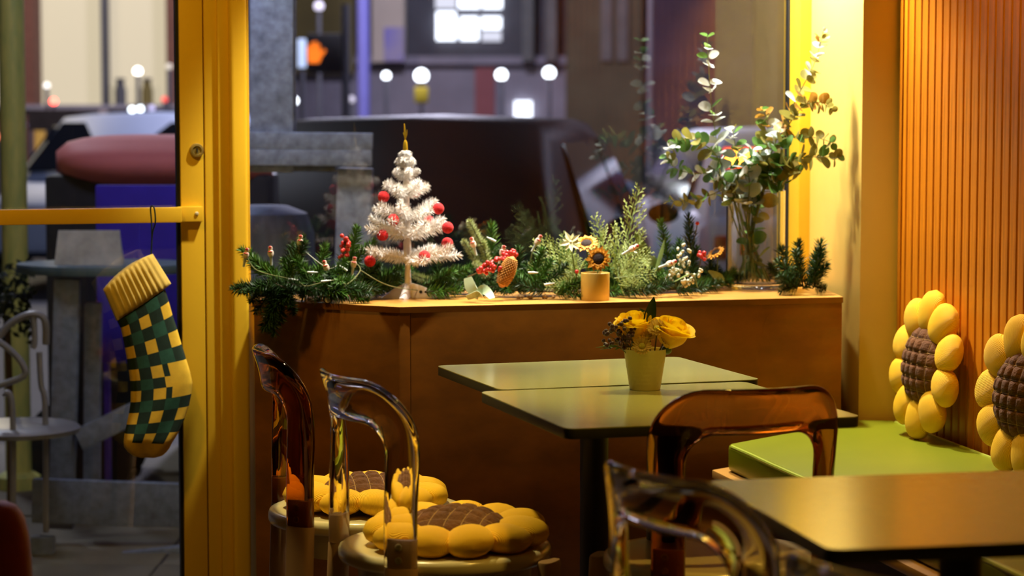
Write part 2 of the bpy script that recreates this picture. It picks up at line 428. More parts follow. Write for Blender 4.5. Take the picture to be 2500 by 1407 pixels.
def leg_mesh(h, tongue):
    """upright flattened leg, radial x, tangential y; tongue = narrower block inside the acrylic"""
    mb = MB()
    def ring(hx, hy, z, cx=0., K=20, p=3.2):
        e = 2 / p
        return [(cx + hx * math.copysign(abs(math.cos(t)) ** e, math.cos(t)), hy * math.copysign(abs(math.sin(t)) ** e, math.sin(t)), z) for t in [2 * math.pi * j / K for j in range(K)]]
    mb.rings([ring(.0135, .027, .0, .028), ring(.016, .0325, .25, .010), ring(.0165, .0330, h - .004), ring(.0150, .0315, h)])
    if tongue:
        mb.rings([ring(0.0105, .0255, h - .001, 0, 20, 6), ring(0.0105, .0255, h + .053, 0, 20, 6), ring(0.0095, .0245, h + .0545, 0, 20, 6)])
    return mb.mesh('leg', M['leg'], angle=50)
BACK = {'clear': back_mesh('backrest', M['clear']), 'amber': back_mesh('backrest', M['amber'])}
LEG_B, LEG_F = leg_mesh(.4515, True), leg_mesh(.442, False)
SEAT = MB().lathe([(0, .4285), (.185, .4285), (.203, .4288), (.210, .4315), (SR, .438), (SR, .450), (.2105, .4575), (.204, .4600), (.19, .4590), (.12, .4575), (0, .4568)], 72).mesh('seat', M['seat'], angle=60)
APRON = MB().lathe([(.150, .372), (.172, .372), (.176, .428), (.150, .428), (.150, .372)], 48, cap=False).mesh('apron', M['seat'])
BOLT = MB().lathe([(.0, -.002), (.0072, -.002), (.0072, .0022), (.0058, .0036), (.0030, .0036), (.0024, .0008), (.0, .0008)], 20).mesh('bolt', M['steel'])
def chair(label, loc, back_deg, kind, half=46):
    """back_deg = compass angle (from +X) on which the middle of the backrest stands"""
    c = thing('dining_chair', label, 'chair', (*loc, 0), (0, 0, R(back_deg - 180)), 'round seat cafe chairs')
    link('seat', SEAT, c); link('apron', APRON, c)
    b = link('backrest', BACK[kind], c)
    b['label'] = 'clear acrylic backrest' if kind == 'clear' else 'amber brown acrylic backrest'
    for s in (-1, 1):
        an = .1765 / .2285 * s
        d = Vector((-math.cos(an), math.sin(an), 0))
        lg = link('leg', LEG_B, c, tuple(d * .2285), (0, 0, math.atan2(d.y, d.x)))
        for z in (.4665, .4925):
            link('bolt', BOLT, lg, (.0115, 0, z), (0, R(90), 0))
        af = R(52) * s; d = Vector((math.cos(af), math.sin(af), 0))
        link('leg', LEG_F, c, tuple(d * .2305), (0, 0, af))
    return c
chair('cream round seat chair with amber brown back beside the box panel, sunflower cushion on it', (-.318, 5.045), 192, 'amber')
chair('cream round seat chair with clear back, sunflower cushion on it, facing the tables', (-.135, 4.630), 206, 'clear')
chair('cream round seat chair with clear back seen over the edge of the glossy nearest table', (.388, 3.45), 213, 'clear')
chair('cream round seat chair with amber brown back tucked under the flower pot table', (.392, 4.520), 288, 'amber')
chair('cream round seat chair whose clear back just shows beneath the nearest table edge', (.575, 2.74), 212, 'clear')

# ================================================================== SUNFLOWER CUSHIONS
def petal_mesh():
    mb = MB(); rows = 16; seg = 20; out = []
    for i in range(rows + 1):
        t = i / rows; x = -.054 + .108 * t
        w = max(.0012, .0415 * (math.sin(math.pi * min(1, (.10 + .90 * t))) ** .55) * (1 - .18 * abs(t - .42)) if t < 1 else .0012)
        w = .0012 + .0455 * (max(0., 1 - abs(2 * t - 1) ** 2.6)) ** .5 * (.92 + .12 * t)
        h = .0012 + .0270 * (max(0., 1 - abs(2 * t - 1) ** 2.4)) ** .5
        out.append([(x, w * math.cos(2 * math.pi * j / seg), h * math.sin(2 * math.pi * j / seg) + .002 * math.sin(3.1 * t)) for j in range(seg)])
    return mb.rings(out).mesh('petal', M['corduroy'], angle=80)
PETAL = petal_mesh()
def plush_mesh():
    n = 44; Rr = .098; vs = []; fs = []
    for i in range(n + 1):
        for j in range(n + 1):
            a, b = 2 * i / n - 1, 2 * j / n - 1
            u = a * math.sqrt(1 - b * b / 2) * Rr; v = b * math.sqrt(1 - a * a / 2) * Rr
            q = min(1., math.hypot(u, v) / Rr)
            g = min(abs((u / .032 + .5) % 1 - .5), abs((v / .032 + .5) % 1 - .5)) * .032
            z = .043 * (1 - q ** 2.2) ** .5 if q < 1 else 0
            z -= .0095 * math.exp(-(g / .0042) ** 2) * (1 - q ** 4)
            vs.append((u, v, z + .0012 * math.sin(57 * u + 31 * v) * (1 - q)))
    for i in range(n):
        for j in range(n):
            k = i * (n + 1) + j; fs.append((k, k + n + 1, k + n + 2, k + 1))
    m_ = len(vs); per = [i * (n + 1) for i in range(n + 1)] + [n * (n + 1) + j for j in range(1, n + 1)] + [i * (n + 1) + n for i in range(n - 1, -1, -1)] + [j for j in range(n - 1, 0, -1)]
    vs += [(vs[k][0] * .9, vs[k][1] * .9, -.020) for k in per]; L = len(per)
    for a in range(L): fs.append((per[a], m_ + a, m_ + (a + 1) % L, per[(a + 1) % L]))
    fs.append(tuple(m_ + a for a in range(L)))
    mb = MB(); mb.add(vs, fs); return mb.mesh('flower_centre', M['plush'], angle=70)
PLUSH = plush_mesh()
def stitch_mesh():
    mb = MB(); Rr = .098
    for k in (-2, -1, 0, 1, 2):
        for ax in (0, 1):
            p = []
            for i in range(25):
                a = -.085 + .17 * i / 24; c = (k + 0) * .032 - .0
                u, v = (a, c) if ax else (c, a); q = math.hypot(u, v) / Rr
                if q < .93: p.append((u, v, .043 * (1 - q ** 2.2) ** .5 - .0076 * (1 - q ** 4)))
            if len(p) > 3: mb.tube(p, .0009, 5)
    return mb.mesh('stitching', mat('tan_thread', (.42, .24, .07), .8, noise=(80, .7)))
STITCH = stitch_mesh()
def cushion(label, loc, rot, scale=1., n=11, ph=0.):
    c = thing('sunflower_cushion', label, 'cushion', loc, rot, 'sunflower cushions', scale=scale)
    p = link('flower_centre', PLUSH, c, (0, 0, .004))
    link('stitching', STITCH, p)
    for i in range(n):
        a = 2 * math.pi * i / n + ph; k = 1 + .06 * math.sin(5 * i + ph)
        m_ = Matrix.Rotation(a, 4, 'Z') @ Matrix.Translation((.1290, 0, .0015 * math.sin(i * 2.3))) @ Euler((R(7 * math.sin(i * 3.7)), R(3 * math.cos(i * 2.1)), R(5 * math.sin(i * 1.9)))).to_matrix().to_4x4() @ Matrix.Diagonal((k, 1.02, 1, 1))
        link('petal', PETAL, c, mx=m_)
    return c
CZ = .4600 + .0275
cushion('yellow sunflower cushion on the amber backed chair beside the window box', (-.318, 5.050, CZ), (0, 0, R(10)), 1.0, 11, .2)
cushion('yellow sunflower cushion on the clear backed chair facing the tables', (-.112, 4.622, CZ), (R(1), 0, R(-15)), 1.04, 11, .05)
wn = Vector((-.980, -.197, .0)); wt = Vector((.197, -.980, 0))
def lean(tilt, turn=0.):
    n = (Matrix.Rotation(R(turn), 3, 'Z') @ wn); t = Vector((-n.y, n.x, 0)) * 1
    n = (n * math.cos(R(tilt)) + Vector((0, 0, math.sin(R(tilt))))).normalized()
    y = n.cross(t).normalized()
    return Matrix((t, y, n)).transposed().to_euler()
cushion('yellow sunflower cushion leaning on the boarded wall beside the cream pier', (1.057, 5.930, .671), lean(7, 3), 1.04, 10, math.pi / 2)
cushion('yellow sunflower cushion leaning on the boarded wall, cut off by the right picture edge', (1.176, 5.330, .668), lean(7, 9), 1.04, 10, math.pi / 2 + .33)

# ================================================================== FLOWER POT ON THE TABLE
PX, PY, PZ = (0.281, 4.902, 0.735)
pot_m = mat('cream_pot_glaze', (.66, .56, .17), .42, noise=(8, .9))
def scale_pot():
    prof = []; seg = 72; out = []
    for i in range(29):
        t = i / 28; z = .0005 + .0855 * t; r_ = .0322 + .0128 * t
        ring = []
        for j in range(seg):
            row = t * 9; a = j / seg * 18 + (.5 if int(row) % 2 else 0)
            f = (row % 1); g = abs((a % 1) - .5) * 2
            bump = .0009 * (1 - g ** 2) * (1 - f) if .04 < t < .93 else 0
            ring.append(((r_ + bump) * math.cos(2 * math.pi * j / seg), (r_ + bump) * math.sin(2 * math.pi * j / seg), z))
        out.append(ring)
    for r_, z in ((.0438, .0862), (.0425, .084), (.040, .066), (.001, .066)):
        out.append([(r_ * math.cos(2 * math.pi * j / seg), r_ * math.sin(2 * math.pi * j / seg), z) for j in range(seg)])
    return MB().rings(out).mesh('flower_pot', pot_m, angle=35)
pot = link('flower_pot', scale_pot(), None, (PX, PY, PZ + .0002))
tag(pot, 'small tapered cream pot with a scale pattern on the cafe table', 'pot')
def PT(px_, py_, dy=0.):   # metres from pixels of the bouquet, measured across the pot
    return (PX + (px_ - 1574.5) * .000866, PY + dy, PZ + (951 - py_) * .000866)
GREEN_D = mat('dark_leaf', (.012, .045, .012), .35, noise=(20, .6), coat=.2)
STEM = mat('green_stem', (.10, .16, .03), .5, noise=(20, .7))
STEM_D = mat('brown_stem', (.12, .09, .03), .6, noise=(20, .7))
ROSE = mat('rose_yellow', (1.0, .74, .012), .6, noise=(9, .92), thin=.45)
def rose_petal(rmax, rrim, h, arc, roll, z0=0.):
    n, k = 10, 10; vs = []; fs = []
    for i in range(n + 1):
        t = i / n
        r_ = .0025 + (rmax - .0025) * math.sin(math.pi / 2 * min(1, t / .6)) if t < .6 else rmax + (rrim - rmax) * ((t - .6) / .4) ** 1.3
        e = max(0., t - .78) / .22
        for j in range(k + 1):
            s = 2 * j / k - 1
            w = arc * (.45 + .55 * math.sin(math.pi / 2 * min(1, t / .55)))
            edge = 1 - .16 * abs(s) ** 2.6 * t
            zz = z0 + 1.3 * h * t * edge - roll * .55 * e * e * (1 - .4 * s * s)
            rr = r_ + roll * e * (1 - .3 * s * s) + .0009 * abs(s)
            an = w * s
            vs.append((rr * math.sin(an), -rr * math.cos(an), zz))
    for i in range(n):
        for j in range(k):
            q = i * (k + 1) + j; fs.append((q, q + 1, q + k + 2, q + k + 1))
    return MB().add(vs, fs)
def rose(label, base, axis, size, stem_to):
    q = Vector(axis).to_track_quat('Z', 'Y').to_euler()
    t = thing('yellow_rose', label, 'flower', base, q, 'yellow roses in the pot', scale=size)
    k = 0
    for ring, (n, rm, rr, h, arc, roll) in enumerate(((2, .0050, .0030, .0335, 1.75, .0), (3, .0088, .0062, .0345, 1.35, .0008), (3, .0128, .0108, .0345, 1.25, .002), (4, .0166, .0160, .0335, 1.05, .004), (4, .0196, .0212, .0320, .98, .0065), (4, .0212, .0250, .0280, .92, .0085))):
        for i in range(n):
            a = 2 * math.pi * (i + .41 * ring) / n + .25 * math.sin(k * 1.7); k += 1
            o = rose_petal(rm * (1 + .04 * math.sin(k * 2.2)), rr * (1 + .09 * math.sin(k * 1.3)), h * (1 + .05 * math.sin(k * 3.1)), arc, roll).build('petal', ROSE, t, angle=80, fix=False); o.matrix_local = Matrix.Rotation(a, 4, 'Z')
    MB().ell((0, 0, -.002), (.0075, .0075, .007), 12, 8).build('calyx', STEM, t)
    inv = (Matrix.Translation(base) @ Euler(q).to_matrix().to_4x4() @ Matrix.Scale(size, 4)).inverted()
    b_ = inv @ Vector(stem_to)
    MB().tube(bez([(0, 0, -.001), (0, 0, -.010), tuple(b_)], 8), .0022 / size, 8).build('stem', STEM, t)
    return t
rose('open yellow rose at the back of the pot, behind the dark berries', PT(1553, 836, .014), (-.08, -.22, 1), 1.45, PT(1566, 893, .004))
rose('open yellow rose leaning out over the right rim of the pot', PT(1628, 850, -.002), (.30, -.26, .92), 1.5, PT(1590, 893, .0))
MUM = mat('mum_petal', (.72, .52, .13), .6, noise=(60, .65), thin=.3); MUMC = mat('mum_centre', (.52, .44, .02), .7, noise=(300, .5), bump=(500, .6))
def mum_petals(n, r0, r1, w, lift):
    mb = MB()
    for i in range(n):
        a = 2 * math.pi * i / n; vs = []; fs = []
        for k, (t, ww) in enumerate(((0, .35), (.35, .85), (.75, 1.), (.93, .7), (1., .12))):
            r_ = r0 + (r1 - r0) * t; z = lift * t ** 1.5
            for s in (-1, 0, 1): vs.append((r_, w * ww * s, z + (.0007 if s else -.0002)))
        for k in range(4):
            for s in range(2): q = k * 3 + s; fs.append((q, q + 1, q + 4, q + 3))
        mb.add(vs, fs, 0, Matrix.Rotation(a, 4, 'Z'))
    return mb
MUM_A, MUM_B = mum_petals(19, .0035, .0145, .0017, .0045).mesh('petal_ring', MUM), mum_petals(15, .003, .0105, .0016, .0068).mesh('petal_ring', MUM)
MUM_C = MB().ell((0, 0, .002), (.0050, .0050, .0032), 14, 8).mesh('flower_eye', MUMC)
def mum(label, p, axis, size, foot):
    q = Vector(axis).to_track_quat('Z', 'Y').to_euler()
    t = thing('chrysanthemum', label, 'flower', p, q, 'small chrysanthemums in the pot', scale=size)
    link('petal_ring', MUM_A, t); link('petal_ring', MUM_B, t, (0, 0, .001), (0, 0, .3)); link('flower_eye', MUM_C, t)
    inv = (Matrix.Translation(p) @ Euler(q).to_matrix().to_4x4() @ Matrix.Scale(size, 4)).inverted()
    MB().tube(bez([(0, 0, 0), (0, 0, -.008), tuple(inv @ Vector(foot))], 7), .0016 / size, 7).build('stem', STEM_D, t)
mum('tan chrysanthemum raised between the two yellow roses', PT(1601, 800, -.030), (-.05, -.75, .75), 1.55, PT(1592, 893, -.012))
mum('tan chrysanthemum low on the front rim of the pot', PT(1565, 842, -.034), (-.12, -.85, .45), 1.45, PT(1572, 893, -.012))
mum('tan chrysanthemum tucked behind the raised one, petals to the left', PT(1583, 820, -.022), (-.25, -.6, .8), 1.25, PT(1584, 893, -.008))
mum('tan chrysanthemum half hidden under the leaning rose', PT(1624, 826, -.026), (.45, -.75, .5), 1.15, PT(1592, 893, -.006))
BERRY_D = mat('dark_berry', (.055, .008, .014), .45, noise=(120, .5), sheen=.3)
BER = MB().ell((0, 0, 0), (.0046, .0046, .0047), 12, 8).mesh('berry', BERRY_D)
bs = thing('berry_spray', 'spray of dark purple berries at the left of the flower pot', 'berries', PT(1545, 893, -.008))
bl = Vector(bs.location)
for i in range(58):
    a = rnd.uniform(0, 6.283); rr = rnd.random() ** .55
    u, v = 1514 + 43 * rr * math.cos(a), 813 + 38 * rr * math.sin(a)
    if v > 835 and u > 1530: v -= 22
    v -= .30 * (u - 1514)
    p = Vector(PT(u, v, -.018 + rnd.uniform(-.022, .022)))
    b = link('berry', BER, bs, tuple(p - bl), (rnd.uniform(-.5, .5), rnd.uniform(-.5, .5), 0), rnd.uniform(.85, 1.12))
    if i % 2 == 0:
        hub = Vector(PT(1528 + (i % 6) * 4, 846 - (i % 4) * 7, -.014))
        MB().tube([tuple(-bl + Vector(PT(1546, 893, -.008))), tuple(hub - bl), tuple(p - bl)], [.0011, .0008, .0005], 5).build('twig', STEM_D, bs)
lf = thing('pot_greenery', 'long narrow dark leaf standing up behind the roses in the pot', 'leaf', PT(1580, 890, .012))
def blade(pts, w, roll=0.):
    P = bez(pts, 12); vs = []; fs = []
    for i, p in enumerate(P):
        t = i / 11; ww = w * math.sin(math.pi * (.03 + .97 * t) ** .85) if t < 1 else 0
        d = (P[min(i + 1, 11)] - P[max(i - 1, 0)]).normalized(); sd_ = d.cross(Vector((0, 1, 0))).normalized()
        sd_ = Matrix.Rotation(roll, 3, d) @ sd_; nn = d.cross(sd_)
        for s in (-1, -.5, 0, .5, 1): vs.append(tuple(p + sd_ * ww * s + nn * (abs(s) * ww * .28)))
    for i in range(11):
        for s in range(4): q = i * 5 + s; fs.append((q, q + 1, q + 6, q + 5))
    return MB().add(vs, fs)
L_ = Vector(lf.location)
blade([Vector(PT(1578, 800, .012)) - L_, Vector(PT(1588, 765, .012)) - L_, Vector(PT(1596, 724, .008)) - L_], .0125).build('leaf', GREEN_D, lf)
blade([Vector(PT(1590, 806, .016)) - L_, Vector(PT(1578, 772, .018)) - L_, Vector(PT(1560, 754, .018)) - L_], .006, .8).build('leaf', GREEN_D, lf)
MB().tube([tuple(Vector(PT(1582, 889, .010)) - L_), tuple(Vector(PT(1579, 800, .012)) - L_)], .0014, 6).build('stem', STEM, lf)
lw = thing('leaf_twig', 'thin green twig of narrow leaflets poking out of the pot towards the chairs', 'twig', PT(1540, 880, -.012))
L_ = Vector(lw.location)
tw = [Vector(PT(1542, 880, -.012)) - L_, Vector(PT(1510, 846, -.016)) - L_, Vector(PT(1453, 846, -.018)) - L_]
MB().tube(bez(tw, 10), [.0012] * 9 + [.0005], 6).build('stem', STEM, lw)
for i, (a, b) in enumerate(((1508, 1478), (1498, 1462), (1520, 1490), (1512, 1500), (1490, 1470))):
    blade([Vector(PT(a, 846, -.016)) - L_, Vector(PT((a + b) / 2, 843 + (i % 2) * 7 - 2, -.018)) - L_, Vector(PT(b, 842 + (i % 2) * 10, -.02)) - L_], .0022, i).build('leaflet', STEM, lw)

# ================================================================== STOCKING ON THE DOOR BAR
ST_Y = MATS.get('x') or mat('stocking_cream', (.86, .54, .03), .85, noise=(60, .85), wave=('X', 260, .4, .5, .0012))
ST_C = mat('stocking_cuff_cream', (.78, .57, .12), .85, noise=(60, .85))
ST_D = mat('stocking_dark_green', (.006, .030, .014), .85, noise=(80, .6), wave=('X', 260, .4, .5, .0012))
ST_G = mat('stocking_mid_green', (.016, .095, .055), .85, noise=(80, .7), wave=('X', 260, .4, .5, .0012))
# outline measured in centimetres-on-the-door, s across and z down from the hanging loop
SK = .001066
def sx(px_, py_): return ((px_ - 370) * SK, -(py_ - 620) * SK)
st = thing('christmas_stocking', 'green and cream checked knitted stocking hanging from the yellow push bar', 'stocking', (-0.944, 6.105, 0.944), (0, 0, FA))
rowsL = [(283, 783), (291, 800), (296, 823), (301, 850), (306, 878), (310, 905), (313, 932), (314, 958), (313, 985), (309, 1012), (303, 1040), (298, 1062), (295, 1082)]
rowsR = [(402, 708), (411, 738), (420, 772), (431, 808), (441, 845), (452, 882), (462, 915), (468, 942), (465, 970), (458, 1000), (447, 1030), (433, 1062), (414, 1092)]
toeL = [(296, 1095), (305, 1108), (318, 1118), (336, 1124)]; toeR = [(408, 1104), (400, 1114), (390, 1122), (374, 1126)]
NC = 12            # columns around the front; the back mirrors them
mb = MB(); Ls, Rs, row_id = [], [], []
SUB = 4
for i in range(len(rowsL) - 1):
    for k in range(SUB):
        t = k / SUB
        Ls.append((rowsL[i][0] + (rowsL[i + 1][0] - rowsL[i][0]) * t, rowsL[i][1] + (rowsL[i + 1][1] - rowsL[i][1]) * t))
        Rs.append((rowsR[i][0] + (rowsR[i + 1][0] - rowsR[i][0]) * t, rowsR[i][1] + (rowsR[i + 1][1] - rowsR[i][1]) * t)); row_id.append(i)
Ls.append(rowsL[-1]); Rs.append(rowsR[-1]); row_id.append(12)
for a, b in zip(toeL, toeR): Ls.append(a); Rs.append(b); row_id.append(13)
FN = 20
vs, fs, ms = [], [], []
nr = len(Ls)
for i in range(nr):
    a, b = sx(*Ls[i]), sx(*Rs[i]); fade = 1. if i < nr - 5 else max(.12, (nr - 1 - i) / 5 + .1)
    for side in (-1, 1):
        for j in range(FN):
            t = j / FN if side < 0 else 1 - j / FN
            h = .024 * fade * (max(0., 1 - abs(2 * t - 1) ** 2.2)) ** .5
            w = i / nr
            vs.append((a[0] + (b[0] - a[0]) * t, side * h - .002 * math.sin(9 * t + 14 * w), a[1] + (b[1] - a[1]) * t))
W = 2 * FN
def knit(i, t):
    r_ = row_id[i]
    if r_ >= 12: return 0
    c = int(math.floor(t * 4.55 + .42))          # column
    if 4.9 < r_ + 0 and 5 <= r_ <= 7 and t > .56 + .09 * abs(r_ - 6): return 0
    if r_ % 2 == 0: return 2 if c % 2 == 1 else 1
    return 1 if c % 2 == 1 else 0
for i in range(nr - 1):
    for j in range(W):
        fs.append((i * W + j, i * W + (j + 1) % W, (i + 1) * W + (j + 1) % W, (i + 1) * W + j))
        t = (j + .5) / FN if j < FN else 1 - (j - FN + .5) / FN
        ms.append(knit(i, t))
fs.append(tuple((nr - 1) * W + j for j in range(W))); ms.append(0)
mb.add(vs, fs); mb.m = ms
mb.build('sock', [ST_Y, ST_D, ST_G], st, angle=80)
cu = MB(); A_, B_, C_, D_ = [Vector(sx(*q)) for q in ((250, 705), (373, 620), (417, 694), (281, 783))]
rg = []
for i in range(13):
    t = i / 12; ring = []
    p0 = A_ + (D_ - A_) * t; p1 = B_ + (C_ - B_) * t
    for side in (-1, 1):
        for j in range(44):
            s = j / 44 if side < 0 else 1 - j / 44
            q = p0 + (p1 - p0) * s
            h = (.031 - .010 * abs(2 * t - 1) ** 4) * (max(0., 1 - abs(2 * s - 1) ** 2.4)) ** .5
            rib = 1 + .085 * math.cos(s * 2 * math.pi * 11)
            bow = .010 * math.sin(math.pi * s) * (1 - t)
            ring.append((q.x - .35 * bow, side * h * rib, q.y + bow))
    rg.append(ring)
cu.rings(rg).build('cuff', ST_C, st, angle=80)
lp = [(0.0, .010, -.002), (.002, .006, .045), (.001, .004, .085), (-.001, .004, .118), (.001, -.012, .126), (.004, -.028, .118), (.006, -.028, .085), (.003, -.004, .060), (.0015, .004, .04)]
bz = bez([(x, -.0 + (.028 - .0) * 0 + y, z) for x, y, z in lp], 40)
MB().tube(bz, .0021, 7).build('hanging_loop', ST_D, st)

# ================================================================== GREENERY BUILDERS
def needle_mesh(name, m, L=.11, nlen=.030, count=150, w=.0011, fwd=48, stemr=.0018, taper=.35, seed=1, droop=0., mi2=None, tuft=10):
    rr = random.Random(seed); mb = MB()
    mats = [m, mi2 or m]
    path = [(L * i / 8, 0, -droop * (i / 8) ** 2 * L) for i in range(9)]
    mb.tube(path, [stemr * (1 - .5 * i / 8) for i in range(9)], 5, 1)
    for i in range(count + tuft):
        t = ((i + rr.random()) / count) if i < count else 1.
        t = min(t, 1.); a = i * 2.39996 + rr.uniform(-.3, .3)
        f = R(fwd + rr.uniform(-12, 12)) if i < count else R(rr.uniform(0, 45))
        ln = nlen * (1 - taper * t * t) * rr.uniform(.75, 1.12) * min(1., .55 + t * 3)
        d = Vector((math.cos(f), math.sin(f) * math.cos(a), math.sin(f) * math.sin(a)))
        b = Vector((L * t, 0, -droop * t * t * L))
        sd_ = d.cross(Vector((rr.uniform(-1, 1), rr.uniform(-1, 1), rr.uniform(-1, 1)))).normalized() * w
        mid = b + d * ln * .55; tip = b + d * ln
        n2 = d.cross(sd_)
        mb.add([tuple(b + sd_ * .6), tuple(b - sd_ * .6), tuple(mid - sd_), tuple(mid + sd_), tuple(tip), tuple(mid + n2 * .9), tuple(b + n2 * .5)],
               [(0, 1, 2, 3), (3, 2, 4), (0, 6, 5, 3), (3, 5, 4)], 0)
    return mb.mesh(name, mats, smooth=False, fix=False)
NEED_D = mat('pine_needle_dark', (.028, .085, .012), .45, noise=(30, .45))
NEED_M = mat('pine_needle_mid', (.075, .20, .020), .45, noise=(30, .5))
NEED_L = mat('pine_needle_pale', (.44, .50, .20), .55, noise=(30, .8))
TWIG = mat('pine_twig', (.10, .06, .025), .7, noise=(40, .6))
PINE = [needle_mesh('pine_sprig', NEED_D, count=190, seed=3, mi2=TWIG, w=.0012), needle_mesh('pine_sprig', NEED_M, count=180, seed=5, mi2=TWIG, droop=.12, w=.0013), needle_mesh('pine_sprig', NEED_D, nlen=.036, count=170, seed=8, mi2=TWIG, droop=.1)]
PALE = needle_mesh('pale_fir_sprig', NEED_L, nlen=.016, count=420, seed=11, fwd=62, w=.0007, tuft=16, mi2=TWIG)
LED = TOPZ
gar = thing('pine_garland', 'dark green artificial pine garland spread along the window ledge', 'garland', (.1, 6.2, LED))
GL = Vector(gar.location)
def sprig(base, tip, k=0, parent=gar, org=None, wid=1.):
    b, t = Vector(base), Vector(tip); d = t - b
    org = GL if org is None else org
    me = PINE[k] if isinstance(k, int) else k
    nm = me.name.split('.')[0]
    o = link(nm, me, parent, mx=aim(b - org, d, rnd.uniform(0, 6.28), (d.length / .11, wid, wid)))
    return o
